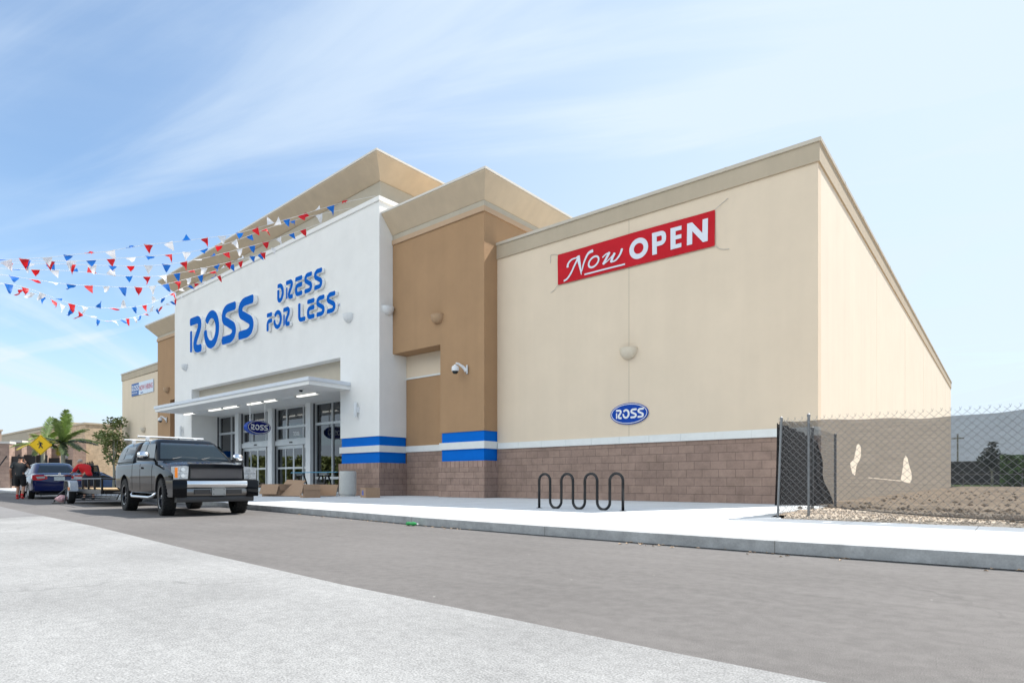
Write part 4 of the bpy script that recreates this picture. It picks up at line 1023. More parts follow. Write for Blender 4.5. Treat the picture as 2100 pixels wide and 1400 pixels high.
o = tag(blob_stuff('hedge', -1.4, 9, 78, 82, 2.9, 3.4, 9000, HEDG, 6, .22), 'dense green hedge far behind the screen fence on the right', 'hedge')
tag(blob_stuff('treeline', -150, 60, -36, -30, 3.2, 6.8, 30000, LEAF, 14, .38), kind='stuff')
t = thing('far_wall', 'long dark low wall across the field behind the fence', 'wall', (0, 0, 0))
MB().box(-40, 60, 100.2, 100.8, .0, 3.1).build('wall_panel', mat('dark far wall', (.06, .06, .062), .9, noise=.3, nscale=.4), t)
MB().box(-40, 60, 100.1, 100.9, 3.1, 3.3).build('wall_cap', mat('far wall cap', (.12, .12, .12), .9), t)
t = thing('field_fence', 'low pale metal fence along the grass before the dark far wall', 'fence', (0, 0, 0))
MB().box(-9, 10, 77.0, 77.05, 1.35, 1.42).box(-9, 10, 77.0, 77.05, .45, .5).build('rail', GALV, t)
for k in range(9): MB().box(-9+2.3*k, -8.93+2.3*k, 76.98, 77.07, .1, 1.5).build('post', GALV, t)

# ============================================================ TREES
def leaf_tree(name, lab, cat, base, crowns, n, m, trunk_h, tr, leafs=.12, seed=1, group=None, bark=None):
    t = thing(name, lab, cat, base, 0, group); random.seed(seed)
    mb = MB(); mb.tube([(0, 0, 0), (.05, .03, trunk_h*.5), (0, 0, trunk_h)], [tr, tr*.8, tr*.6], 8)
    for (cx, cy, cz, r) in crowns: mb.tube([(0, 0, trunk_h*.8), (cx*.5, cy*.5, (trunk_h*.8+cz)/2), (cx, cy, cz)], [tr*.5, tr*.3, tr*.12], 5)
    mb.build('trunk', bark or BARK, t, smooth=True)
    mb = MB()
    for (cx, cy, cz, r) in crowns:
        for _ in range(int(n*r*r)):
            d = Vector((random.gauss(0, 1), random.gauss(0, 1), random.gauss(0, 1))).normalized()*r*random.random()**.4
            d.z *= .8; p = Vector((cx, cy, cz))+d
            if NZ.noise(p*2.1+Vector((seed, 0, 0))) < -.18: continue
            a = Vector((random.gauss(0, 1), random.gauss(0, 1), random.gauss(0, .6))).normalized(); b = a.orthogonal().normalized(); s = leafs*random.uniform(.6, 1.3)
            mb.add([p-a*s, p+b*s*.45, p+a*s, p-b*s*.45], [(0, 1, 2, 3)])
    mb.build('crown', m, t, fix=False)
    return t
leaf_tree('broadleaf_tree', 'bushy green tree beside the far end of the store', 'tree', (-51.9, 16.1, 0), [(-.1, .0, 4.9, .75), (-.65, -.3, 3.9, .85), (.3, .0, 4.0, .9), (-.2, .2, 3.1, .9), (-1.3, -.5, 4.2, .45), (-.1, 0, 2.3, .6), (.6, .3, 5.1, .5)], 520, LEAF, 2.4, .10, .13, 3)
leaf_tree('small_tree', 'small lone tree in front of the dark far wall', 'tree', (-2.6, 96, .1), [(0, 0, 4.0, 1.0), (-.5, 0, 3.1, 1.1), (.6, 0, 2.7, 1.1), (.1, 0, 5.0, .55), (.9, 0, 3.6, .6)], 190, FARL, 2, .16, .3, 9)
t = thing('utility_pole', 'thin pole far behind the fence left of the small tree', 'pole', (-9.4, 150, 0))
MB().tube([(0, 0, 0), (0, 0, 10.0)], .16, 6).build('pole', BARK, t); MB().box(-1.0, 1.0, -.08, .08, 9.0, 9.25).build('crossarm', BARK, t)
def palm(lab, base, h, fr, seed, group='palms behind the parked cars', tr=.13, lean=(0, 0)):
    t = thing('palm_tree', lab, 'palm', base, 0, group); random.seed(seed)
    tp = Vector((lean[0], lean[1], h))
    mb = MB(); pts = []; rr = []
    for k in range(9):
        s = k/8; pts.append((lean[0]*s*s, lean[1]*s*s, h*s)); rr.append(tr*(1.25-.35*s+(.25 if k == 0 else 0)))
    mb.tube(pts, rr, 10); mb.build('trunk', BARK, t, smooth=True)
    for (az, el, ln, droop, kind) in fr:
        m = {'g': LEAFG, 'y': LEAFY, 'd': LEAFD}[kind]
        d = Vector((cos(az)*cos(el), sin(az)*cos(el), sin(el))); p = tp.copy(); spine = [p.copy()]; n = 12
        wind = Vector((.55, -.25, 0))
        for k in range(n):
            p = p+d*(ln/n); d = (d+Vector((0, 0, -droop/n))+wind*(.35/n)).normalized(); spine.append(p.copy())
        f = MB(); f.tube(spine, [.028*(1-.85*i/n) for i in range(n+1)], 4)
        for i in range(1, n+1):
            for q in range(5):
                s = (i-1+q/5)/n; c = spine[i-1].lerp(spine[i], q/5); dd = (spine[i]-spine[i-1]).normalized()
                sd = dd.cross(Vector((0, 0, 1)));
                if sd.length < .05: sd = Vector((0, 1, 0))
                sd.normalize(); L = ln*.27*(sin(pi*min(1, .15+.80*s))**.7)*random.uniform(.8, 1.1)
                for sg in (-1, 1):
                    e = c+(sd*sg*.62+dd*.75+Vector((0, 0, -.30+random.uniform(-.12, .25)))+wind*.35).normalized()*L
                    mid = c.lerp(e, .5)+Vector((0, 0, .05*L)); wv = dd.cross(e-c).normalized().cross(e-c).normalized()*.028
                    f.add([c-wv*.5, c+wv*.5, mid+wv, mid-wv, e], [(0, 1, 2, 3), (3, 2, 4)])
        f.build('frond', m, t, fix=False)
    return t
F1 = [(.0, 1.25, 2.5, .5, 'g'), (-.5, 1.0, 2.4, .7, 'g'), (2.6, 1.15, 2.3, .6, 'g'), (.6, .8, 2.3, .9, 'g'), (-.9, .35, 2.4, .9, 'd'), (.9, .3, 2.3, .8, 'd'), (2.4, .3, 2.2, 1.1, 'g'), (3.3, .5, 2.1, 1.2, 'g'), (-2.5, .4, 2.0, 1.1, 'y'), (4.2, .1, 1.8, 1.3, 'g'), (1.7, .5, 2.1, 1.0, 'g'), (.2, .05, 2.5, .6, 'd'), (-1.4, .5, 2.2, 1.0, 'g'), (-.2, -.2, 2.2, .6, 'd'), (3.0, .0, 1.9, 1.0, 'y'), (1.2, -.1, 1.7, .8, 'g')]
palm('leaning wind blown palm with the tallest crown right of the yellow sign', (-50.6, 12.65, 0), 3.35, F1, 2)
F2 = [(2.4, 1.2, 2.2, .5, 'g'), (1.7, .9, 2.0, .8, 'g'), (2.9, .6, 2.2, .9, 'y'), (3.5, .45, 2.1, 1.0, 'y'), (.6, .9, 2.1, .7, 'g'), (-.6, .8, 2.0, 1.0, 'g'), (4.3, .4, 1.9, 1.1, 'g'), (.2, .35, 2.0, 1.0, 'd'), (2.1, .2, 2.1, 1.1, 'g'), (-1.4, .3, 1.7, 1.2, 'y'), (3.2, .0, 1.8, .8, 'g')]
palm('shorter yellowing palm directly behind the yellow crossing sign', (-52.6, 12.0, 0), 3.2, F2, 5, tr=.11)
# crossing sign
t = thing('crossing_sign', 'yellow diamond pedestrian crossing sign on a post', 'traffic sign', (-36.1, 8.15, 0))
MB().box(-.03, .03, -.012, .012, 0, 2.75).build('post', mat('green steel post', (.05, .08, .06), .6), t)
hd = .50; zc = 2.46
ang = math.atan2(8.15, -36.1)  # the board faces the lot
def SG(u, v, d): return (u*.66+d*-.75*-1, u*.75*-1*-1*0+u*.75*1.0*1, v)
sgx = Vector((.62, .785, 0)); sgn = Vector((.785, -.62, 0))
TSg = lambda u, v, d: tuple(sgx*u+sgn*d+Vector((0, 0, zc+v)))
def diamond(h, d0, d1, m, r):
    pts = fillet([(0, -h), (h, 0), (0, h), (-h, 0)], r, 4, closed=True); n = len(pts); mb = MB()
    mb.add([TSg(p.x, p.y, d0) for p in pts]+[TSg(p.x, p.y, d1) for p in pts], [tuple(range(n)), tuple(n+i for i in reversed(range(n)))]+[(i, n+i, n+(i+1) % n, (i+1) % n) for i in range(n)], m); return mb
YEL = mat('yellow sign sheeting', (1.0, .60, .0), .4)
diamond(hd, .03, .014, YEL, .07).build('sign_board', None, t)
bl = MB()
for a, b in (((0, -hd*.93), (hd*.93, 0)), ((hd*.93, 0), (0, hd*.93)), ((0, hd*.93), (-hd*.93, 0)), ((-hd*.93, 0), (0, -hd*.93))):
    ribbon(bl, [Vector(a).lerp(Vector(b), .06), Vector(a).lerp(Vector(b), .94)], .014, TSg, .034, .031, BLACKP, BLACKP, cap=0)
bl.build('border_line', None, t)
wk = MB(); k_ = .0019
def wr(pts, w, d): ribbon(wk, sm([((x-670)*k_*1.0, (745-y)*k_*1.0) for x, y in pts], 4), w, TSg, d, d-.001, BLACKP, BLACKP, cap=.6)
wr([(665, 690), (668, 725), (665, 760)], .085, .034); wr([(660, 695), (630, 712), (600, 738)], .032, .0355); wr([(672, 692), (703, 700), (706, 735)], .030, .037)
wr([(662, 755), (652, 790), (634, 822)], .045, .0385); wr([(668, 755), (690, 785), (713, 820)], .045, .040)
for k in range(1): oval(wk, ((637-670)*k_, (745-664)*k_), .028, .028, TSg, .036, .033, BLACKP, BLACKP, 14)
wk.build('walking_figure', None, t)

# ============================================================ NEIGHBOUR BUILDING (far left)
TANB = block_mat('tan split block', (.52, .40, .28), (.46, .35, .245), (.34, .26, .18), bw=.8, rh=.4)
TAN2 = mat('tan render', (.36, .31, .24), .9, noise=.06, nscale=.5)
NBR = block_mat('neighbour brown block', (.33, .235, .19), (.27, .19, .155), (.16, .11, .09), bw=.6, rh=.3)
nb = thing('neighbour_building', 'low tan block store building far left beyond the palms', 'building', (-95, 30, 0))
def npart(mb, name, m, **k):
    o = mb.build(name, m, nb, **k); o.location = (95, -30, 0); return o
npart(MB().box(-95, -73.3, 20.2, 60, 0, 6.5), 'front_wall', TANB)
npart(MB().box(-95.1, -73.2, 20.1, 60, 6.5, 6.68), 'roof_edge', FASC)
npart(MB().box(-150, -95.2, 24.0, 40, 0, 8.1), 'entry_block', TAN2)
npart(MB().box(-150, -95.1, 23.9, 40, 8.1, 8.35), 'entry_cap', FASC)
npart(MB().box(-90, -74.5, 18.2, 20.15, 3.0, 3.6), 'metal_awning', mat('corrugated awning', (.55, .56, .57), .4, metal=.3, noise=.25, nscale=9))
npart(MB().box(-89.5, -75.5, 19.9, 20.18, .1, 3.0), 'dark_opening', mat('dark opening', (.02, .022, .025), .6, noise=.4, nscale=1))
npart(MB().box(-74.4, -72.6, 19.0, 20.1, 0, 4.6), 'corner_pier', NBR)
wl = thing('side_building', 'plain pinkish tan wall block at the very left edge', 'building', (-77, 13, 0))
MB().box(-12, .2, -1.2, 1.2, 0, 5.6).build('wall', mat('pinkish render', (.42, .31, .24), .9, noise=.05, nscale=.5), wl)
MB().box(-12.1, .3, -1.3, 1.3, 5.6, 5.75).build('wall_cap', FASC, wl)
# brick gate pillars with dark infill gates
pil = None
PXY = [(-64.2, 12.2, 3.95), (-65.6, 13.3, 4.15), (-67.2, 14.5, 4.2), (-68.0, 15.6, 4.0), (-68.6, 16.7, 3.9)]
PLB = ['leftmost capped block pillar by the pale bin', 'capped block pillar behind the head of the man in black', 'block pillar half hidden left of the crossing sign', 'block pillar directly behind the crossing sign post', 'block pillar just right of the crossing sign post']
for (x, y, h), lab in zip(PXY, PLB):
    t = thing('block_pillar', lab, 'pillar', (x, y, 0), .9, 'block pillars along the far walkway')
    MB().box(-.38, .38, -.38, .38, 0, h-.18).build('shaft', NBR, t); MB().box(-.45, .45, -.45, .45, h-.18, h).build('cap', CONC, t)
    MB().box(.38, 1.25, -.06, .0, .3, h-1.2).build('gate_leaf', mat('dark gate', (.015, .015, .017), .6) if 'dark gate' not in bpy.data.materials else bpy.data.materials['dark gate'], t)
    MB().tube([(.2, -.38, h-1.2), (.0, -1.2, h-2.2)], .05, 5).build('brace', BLACKM, t)
# iron picket fence
ir = thing('iron_fence', 'black iron picket fence behind the trailer', 'fence', (-58, 15.4, 0))
A_, B_ = Vector((-9.0, 2.6, 0)), Vector((6.2, -.6, 0))
n = 92; mb = MB(); dv = (B_-A_)/n
for i in range(n+1):
    p = A_+dv*i; mb.box(p.x-.012, p.x+.012, p.y-.012, p.y+.012, .08, 2.05)
mb.build('pickets', BLACKM, ir)
for z in (.25, 1.85): MB().tube([A_+Vector((0, 0, z)), B_+Vector((0, 0, z))], .022, 4).build('rail', BLACKM, ir)
for i in range(0, n+1, 12):
    p = A_+dv*i; MB().box(p.x-.04, p.x+.04, p.y-.04, p.y+.04, 0, 2.2).build('post', BLACKM, ir)
t = thing('waste_bin', 'pale square bin left of the man in black', 'bin', (-57.5, 9.9, 0))
MB().box(-.32, .32, -.32, .32, 0, 1.35).build('body', mat('pale pink bin', (.50, .42, .40), .8), t); MB().box(-.35, .35, -.35, .35, 1.35, 1.45).build('lid', CONC, t)

# ============================================================ VEHICLES
def loft(mb, rings, m=None, closed=True, caps=True):
    n = len(rings[0]); vs = [p for r in rings for p in r]; fs = []
    for i in range(len(rings)-1):
        for k in range(n if closed else n-1):
            k2 = (k+1) % n; fs.append((i*n+k, i*n+k2, (i+1)*n+k2, (i+1)*n+k))
    if caps: fs += [tuple(reversed(range(n))), tuple((len(rings)-1)*n+k for k in range(n))]
    return mb.add(vs, fs, m)
def interp(tab, x):
    if x <= tab[0][0]: return tab[0][1:]
    for a, b in zip(tab[:-1], tab[1:]):
        if a[0] <= x <= b[0]:
            t = (x-a[0])/(b[0]-a[0]); t2 = t*t*(3-2*t)*.5+t*.5
            return [p+(q-p)*t2 for p, q in zip(a[1:], b[1:])]
    return tab[-1][1:]
def rrect(x0, x1, hy, r, n=5):
    """rounded rectangle ring in plan, counter clockwise"""
    pts = []
    for cx, cy, a0 in ((x1-r, hy-r, 0), (x0+r, hy-r, 90), (x0+r, -hy+r, 180), (x1-r, -hy+r, 270)):
        for k in range(n+1):
            a = radians(a0+90*k/n); pts.append((cx+r*cos(a), cy+r*sin(a)))
    return pts
class Cabin:
    """levels: (z, x_back, x_front, half_width, corner radius)"""
    def __init__(s, levels): s.L = levels
    def at(s, z):
        for a, b in zip(s.L[:-1], s.L[1:]):
            if a[0] <= z <= b[0]:
                t = (z-a[0])/(b[0]-a[0]); return [p+(q-p)*t for p, q in zip(a[1:], b[1:])]
        return s.L[-1][1:]
    def mesh(s, m):
        mb = MB(); loft(mb, [[(x, y, z) for x, y in rrect(x0, x1, hy, r)] for z, x0, x1, hy, r in s.L], m); return mb
    def side(s, pts, sg, m, off=.006, r=.05, th=.01):
        P = fillet(pts, r, 4, closed=True); n = len(P); vs = []
        for o in (off, off-th):
            for p in P: vs.append((p.x, sg*(s.at(p.y)[2]+o), p.y))
        mb = MB(); mb.add(vs, [tuple(range(n)), tuple(n+i for i in reversed(range(n)))]+[(i, n+i, n+(i+1) % n, (i+1) % n) for i in range(n)], m); return mb
    def end(s, front, z0, z1, m, mar=.06, off=.008, nz=5, bow=.05, shrink=0.0):
        """curved windscreen / rear window between z0 and z1"""
        mb = MB(); ny = 10; vs = []
        for d in (off, off-.012):
            for j in range(nz+1):
                z = z0+(z1-z0)*j/nz; x0, x1, hy, r = s.at(z)
                w_ = hy-r-mar+r*.35
                for i in range(ny+1):
                    y = -w_+2*w_*i/ny; e = max(0, abs(y)-(hy-r)); dx = r-sqrt(max(r*r-e*e, 0))
                    vs.append(((x1-dx+d) if front else (x0+dx-d), y, z))
        k = (nz+1)*(ny+1); fs = []
        for q in (0, k):
            for j in range(nz):
                for i in range(ny): fs.append((q+j*(ny+1)+i, q+j*(ny+1)+i+1, q+(j+1)*(ny+1)+i+1, q+(j+1)*(ny+1)+i))
        for i in range(ny): fs += [(i, i+1, k+i+1, k+i), (nz*(ny+1)+i, nz*(ny+1)+i+1, k+nz*(ny+1)+i+1, k+nz*(ny+1)+i)]
        for j in range(nz): fs += [(j*(ny+1), (j+1)*(ny+1), k+(j+1)*(ny+1), k+j*(ny+1)), (j*(ny+1)+ny, (j+1)*(ny+1)+ny, k+(j+1)*(ny+1)+ny, k+j*(ny+1)+ny)]
        mb.add(vs, fs, m); return mb
def carbody(tab, xs, m, arches, rA, yin, name, root, k, liner=None, lower=False):
    """tab rows: x, z_bottom, z_sill, half width low, z_belly, half width max, z_shoulder, half width shoulder, half width top, z_top, crown"""
    rings = []
    for x in xs:
        zb, hb, zm, hm, zs, hs, ht, zt, cr = interp(tab, x)
        zb = zb-(.09 if lower else 0)
        half = [(0, zb), (hb*.7, zb), (hb, zb+.03), (hm*.992, zb+.10), (hm, zm), (hm*.998, (zm+zs)/2), (hs, zs), (hs-.02, zs+.035), (ht, zt-.012), (ht*.6, zt+cr*.7), (0, zt+cr)]
        rings.append([(x, -y, z) for y, z in half]+[(x, y, z) for y, z in reversed(half[1:-1])])
    mb = MB(); loft(mb, rings, m); mb.scale(k)
    o = mb.build(name, None, root)
    o.data.materials.append(liner or BLACKP)
    for ax in arches:
        for sg in (-1, 1):
            cb = MB(); cb.lathe([(0, yin*sg), (rA, yin*sg), (rA, (yin+.8)*sg), (0, (yin+.8)*sg)], (ax[0], 0, ax[1]), 'y', 28, BLACKP); cb.scale(k)
            c = cb.build('cutter', None)
            md = o.modifiers.new('b', 'BOOLEAN'); md.object = c; md.operation = 'DIFFERENCE'; md.solver = 'EXACT'
            try: md.material_mode = 'TRANSFER'
            except Exception: pass
            bpy.context.view_layer.update()
            c.matrix_world = o.matrix_world.copy(); bpy.context.view_layer.update()
            me = bpy.data.meshes.new_from_object(o.evaluated_get(bpy.context.evaluated_depsgraph_get()))
            o.modifiers.clear(); old = o.data; o.data = me; me.name = name; bpy.data.meshes.remove(old)
            bpy.data.objects.remove(c)
    shade(o.data, 32)
    return o
def wheel(root, x, y, z, R, w, k, rimm, sg, kind='truck', steer=0.0):
    """sg = -1 when the outer face looks towards -y"""
    wv = MB(); h = w/2
    prof = [(R*.62, -h*.85), (R*.80, -h), (R*.93, -h*.97), (R*.985, -h*.80), (R, -h*.6), (R, h*.6), (R*.985, h*.80), (R*.93, h*.97), (R*.80, h), (R*.62, h*.85), (R*.60, 0), (R*.62, -h*.85)]
    wv.lathe(prof, ax='y', seg=36)
    if kind == 'truck':
        for i in range(30):
            for j, yy in enumerate((-.72, -.25, .25, .72)):
                a = 2*pi*(i+.5*(j % 2))/30; c = Vector((cos(a)*R, yy*h, sin(a)*R)); n = Vector((cos(a), 0, sin(a))); t = Vector((-sin(a), 0, cos(a)))
                wv.obox(c, t*R*.062, Vector((0, h*.20, 0)), n*.010)
    wv.scale(k)
    Mx = Matrix.Translation((x*k, y*k, z*k)) @ Matrix.Rotation(steer, 4, 'Z')
    wv.xf(Mx); ty = wv.build('wheel', RUBBER, root, smooth=40)
    rm = MB(); s = sg; r = R*.62
    if kind == 'trailer' or kind == 'car':
        rm.lathe([(r*1.0, s*h*.86), (r*.93, s*h*.90), (r*.86, s*h*.62), (r*.45, s*h*.78), (r*.2, s*h*.86), (0, s*h*.88)], ax='y', seg=24)
        nsp = 9 if kind == 'car' else 5
        for i in range(nsp):
            a = 2*pi*i/nsp; n = Vector((cos(a), 0, sin(a))); t = Vector((-sin(a), 0, cos(a)))
            rm.obox(n*r*.60+Vector((0, s*h*.76, 0)), n*r*.28, Vector((0, .012, 0)), t*r*.075)
        rm.scale(k).xf(Mx); rm.build('rim', rimm, ty, smooth=35)
    else:
        dk = MB(); dk.lathe([(r*.98, s*h*.55), (r*.80, s*h*.15), (0, s*h*.12)], ax='y', seg=28); dk.scale(k).xf(Mx); dk.build('rim_barrel', BLACKM, ty, smooth=True)
        rm.lathe([(r*1.0, s*h*.84), (r*1.0, s*h*.96), (r*.90, s*h*.93), (r*.90, s*h*.60), (r*.985, s*h*.5)], ax='y', seg=36)
        for i in range(6):
            a = 2*pi*i/6; n = Vector((cos(a), 0, sin(a))); t = Vector((-sin(a), 0, cos(a)))
            for q in (-.10, .10):
                n2 = (n+t*q).normalized(); t2 = Vector((-n2.z, 0, n2.x))
                rm.obox(n2*r*.55+Vector((0, s*h*.50, 0)), n2*r*.40, Vector((0, .022, 0)), t2*r*.055)
        rm.lathe([(r*.20, s*h*.45), (r*.20, s*h*.72), (r*.14, s*h*.80), (0, s*h*.80)], ax='y', seg=16)
        rm.scale(k).xf(Mx); rm.build('rim', rimm, ty, smooth=35)
    return ty

# ---------------------------------------------------------- black pickup with camper shell and rack
K = .87
T = thing('pickup_truck', 'black lifted pickup truck with camper shell and white roof bars', 'pickup truck', (-15.62, 6.30, 0), radians(-6.0))
RIMT = mat('dark machined rim', (.22, .22, .23), .25, metal=1)
# rows: x zb hb zm hm zs hs ht zt crown
tab = [(-3.02, .74, .90, 1.0, .985, 1.28, .975, .93, 1.36, .0), (-2.85, .66, .93, 1.0, 1.0, 1.28, .995, .93, 1.37, .0), (-2.0, .60, .95, 1.0, 1.005, 1.29, .995, .93, 1.38, .0),
       (-.9, .58, .95, 1.0, 1.0, 1.29, .992, .93, 1.38, .0), (.6, .58, .95, 1.0, 1.0, 1.28, .992, .93, 1.38, .01), (1.15, .58, .95, 1.0, 1.0, 1.25, .98, .90, 1.385, .02),
       (1.6, .60, .95, 1.0, 1.005, 1.20, .985, .80, 1.36, .035), (2.2, .64, .95, .98, 1.0, 1.13, .97, .78, 1.30, .035), (2.55, .70, .93, .96, .985, 1.08, .955, .75, 1.24, .03), (2.68, .76, .90, .95, .965, 1.06, .93, .72, 1.19, .02), (2.74, .80, .86, .94, .93, 1.04, .90, .70, 1.13, .01)]
xs_t = sorted(set([-3.02, -2.95, -2.85, -2.6, -2.3, -2.0, -1.6, -1.2, -.9, -.5, 0, .4, .8, 1.15, 1.35, 1.6, 1.9, 2.2, 2.4, 2.55, 2.62, 2.68, 2.74]))
body = carbody(tab, xs_t, BPAINT, [(1.80, .54), (-1.82, .54)], .50, .55, 'body', T, K, lower=True)
cab = Cabin([(1.33, -.93, 1.22, .935, .10), (1.42, -.93, 1.14, .925, .12), (1.62, -.93, .86, .86, .13), (1.82, -.93, .58, .79, .14), (1.90, -.92, .46, .755, .15), (1.955, -.89, .38, .70, .16), (1.985, -.82, .25, .60, .17), (1.995, -.6, .05, .42, .18)])
o = cab.mesh(BPAINT).scale(K).build('cab_roof', None, T, smooth=45)
cab.end(True, 1.42, 1.865, CARGL, mar=.015).scale(K).build('windshield', None, T, smooth=45)
for sg in (-1, 1):
    cab.side([(-.08, 1.42), (.98, 1.42), (.58, 1.83), (-.08, 1.85)], sg, CARGL).scale(K).build('side_window', None, T)
    cab.side([(-.80, 1.42), (-.18, 1.42), (-.18, 1.85), (-.72, 1.84)], sg, CARGL).scale(K).build('side_window', None, T)
shell = Cabin([(1.35, -2.98, -.99, .955, .12), (1.44, -2.97, -.985, .945, .12), (1.66, -2.93, -.985, .885, .13), (1.82, -2.82, -.985, .82, .14), (1.90, -2.72, -.99, .77, .15), (1.95, -2.6, -1.02, .70, .16), (1.975, -2.4, -1.08, .58, .17), (1.985, -2.1, -1.3, .4, .18)])
sh = shell.mesh(BPAINT).scale(K).build('camper_shell', None, T, smooth=45)
for sg in (-1, 1):
    shell.side([(-2.12, 1.48), (-1.16, 1.48), (-1.20, 1.84), (-2.10, 1.83)], sg, CARGL).scale(K).build('shell_window', None, sh)
    shell.side([(-2.78, 1.48), (-2.17, 1.48), (-2.15, 1.83), (-2.66, 1.80)], sg, CARGL, r=.10).scale(K).build('shell_window', None, sh)
    MB().box(-2.98, -1.0, sg*.962-.006, sg*.962+.006, 1.375, 1.40).scale(K).build('shell_rail', BLACKP, sh)
shell.end(False, 1.46, 1.84, CARGL, mar=.10).scale(K).build('rear_window', None, sh, smooth=45)
# door cuts, handles
for sg in (-1, 1):
    for xx in (1.02, -.13, -.96):
      mb = MB()
      zb, hb, zm, hm, zs, hs, ht, zt, cr = interp(tab, xx)
      pr = [(hm*.992, zb+.03), (hm, zm), (hm*.998, (zm+zs)/2), (hs, zs), (hs-.02, zs+.035)]
      vs = []
      for (yy, z_) in pr:
          for q in (-.009, .009): vs += [(xx+q, sg*(yy+.003), z_), (xx+q, sg*(yy-.02), z_)]
      fs = []
      for i in range(len(pr)-1):
          a_ = 4*i; fs += [(a_, a_+2, a_+6, a_+4), (a_, a_+4, a_+5, a_+1), (a_+2, a_+3, a_+7, a_+6)]
      mb.add(vs, fs)
      mb.scale(K).build('door_gap', mat('panel gap', (.002, .002, .002), .9) if 'panel gap' not in bpy.data.materials else bpy.data.materials['panel gap'], T)
    MB().obox((.02, sg*1.012, 1.20), (.11, 0, 0), (0, .018, 0), (0, 0, .022)).scale(K).build('door_handle', BPAINT, T)
    # mirror
    mi = MB(); mi.lathe([(0, -.13), (.07, -.125), (.105, -.08), (.115, 0), (.105, .09), (.06, .135), (0, .14)], ax='y', seg=18)
    mi.v = [(v[0]*.75, v[1], v[2]*.95) for v in mi.v]
    ms = mi.xf(Matrix.Translation((.93, sg*1.17, 1.50))).scale(K).build('mirror', CHROME, T, smooth=True)
    MB().box(.86, .985, sg*1.17-.14, sg*1.17+.14, 1.37, 1.45).obox((.92, sg*1.0, 1.41), (.035, 0, 0), (0, .10, 0), (0, 0, .03)).scale(K).build('mirror_base', BLACKP, ms)
    # step bar
    MB().tube([(1.18, sg*.92, .56), (1.10, sg*1.0, .46), (.9, sg*1.02, .43), (-.8, sg*1.02, .43), (-1.0, sg*1.0, .46), (-1.08, sg*.92, .56)], .042, 10).scale(K).build('step_bar', CHROME, T, smooth=True)
    # head lamp
    h = MB(); h.prism([(sg*.66, .905), (sg*.955, .895), (sg*.965, 1.195), (sg*.72, 1.215), (sg*.64, 1.20)], 2.55, 2.765, 'yz'); h.scale(K)
    hl = h.build('headlight', LENS, T)
    if sg < 0: MB().box(2.60, 2.772, min(sg*.875, sg*.945), max(sg*.885, sg*.945), .93, 1.17).scale(K).build('turn_signal', AMBER, hl)
    MB().box(2.70, 2.771, min(sg*.66, sg*.955), max(sg*.66, sg*.955), 1.048, 1.060).scale(K).build('lens_divider', CHROME, hl)
    for zz_ in (.98, 1.125): MB().lathe([(.05, 2.766), (.045, 2.776), (.0, 2.776)], (0, sg*.77, zz_), 'x', 14).scale(K).build('reflector', CHROME, hl)
    MB().box(2.62, 2.775, min(sg*.97, sg*.62), max(sg*.97, sg*.62), .872, .892).scale(K).build('lamp_seam', BLACKP, T)
# grille
MB().box(2.60, 2.755, -.62, .62, .905, 1.175).scale(K).build('grille_back', BLACKP, T)
mb = MB()
for i in range(44):
    x = -.86+i*.04
    for sg in (1, -1):
        a, b = Vector((x, 0)), Vector((x+.24, .24))
        p0, p1 = max(a.x, -.60), min(b.x, .60)
        if p1-p0 < .02: continue
        z0, z1 = (p0-a.x), (p1-a.x)
        za, zb = (.915+z0, .915+z1) if sg > 0 else (1.165-z0, 1.165-z1)
        mb.tube([(2.765, p0, za), (2.765, p1, zb)], .0045, 4, cap=False)
mb.scale(K).build('grille_mesh', mat('grille wire', (.16, .16, .17), .35, metal=1), T, fix=False)
mb = MB()
mb.box(2.60, 2.775, -.64, .64, 1.175, 1.205).box(2.60, 2.775, -.64, .64, .88, .905)
mb.scale(K).build('grille_frame', BPAINT, T)
MB().prism([(-.66, 1.205), (.66, 1.205), (.60, 1.262), (-.60, 1.262)], 2.52, 2.735, 'yz').scale(K).build('hood_nose', BPAINT, T)
# bumper
def bump(y0, y1, z0, z1, xf, m, name, depth=.16, curve=.10, par=None):
    mb = MB(); rings = []; n = 10
    for i in range(n+1):
        y = y0+(y1-y0)*i/n; x = xf-curve*(abs(y)/1.0)**2.2
        rings.append([(x-depth, y, z0), (x-.02, y, z0), (x, y, z0+.03), (x+.004, y, (z0+z1)/2), (x, y, z1-.03), (x-.02, y, z1), (x-depth, y, z1)])
    loft(mb, rings); return mb.scale(K).build(name, m, par or T, smooth=50)
bump(-.70, .70, .70, .855, 2.90, CHROME, 'bumper_bar'); bump(-.70, .70, .50, .682, 2.87, mat('satin chrome', (.22, .215, .21), .28, metal=1), 'lower_bumper')
bump(-1.0, -.704, .47, .87, 2.895, BPAINT, 'bumper_corner', depth=.55); bump(.704, 1.0, .47, .87, 2.895, BPAINT, 'bumper_corner', depth=.55)
bump(-.90, .90, .345, .497, 2.83, mat('grey valance', (.045, .045, .047), .5), 'valance')
for ya, yb in ((-.55, -.19), (.19, .55)): MB().box(2.70, 2.892, ya, yb, .54, .65).scale(K).build('bumper_intake', BLACKP, T)
MB().box(2.885, 2.905, -.16, .16, .505, .685).scale(K).build('plate_holder', mat('blank grey plate', (.24, .25, .25), .4, metal=.4), T)
mb = MB()
for a in (-.12, .12):
    for b in (.54, .65): mb.lathe([(.012, 2.906), (.0, 2.908)], (0, a, b), 'x', 8)
mb.scale(K).build('plate_bolt', BLACKP, T)
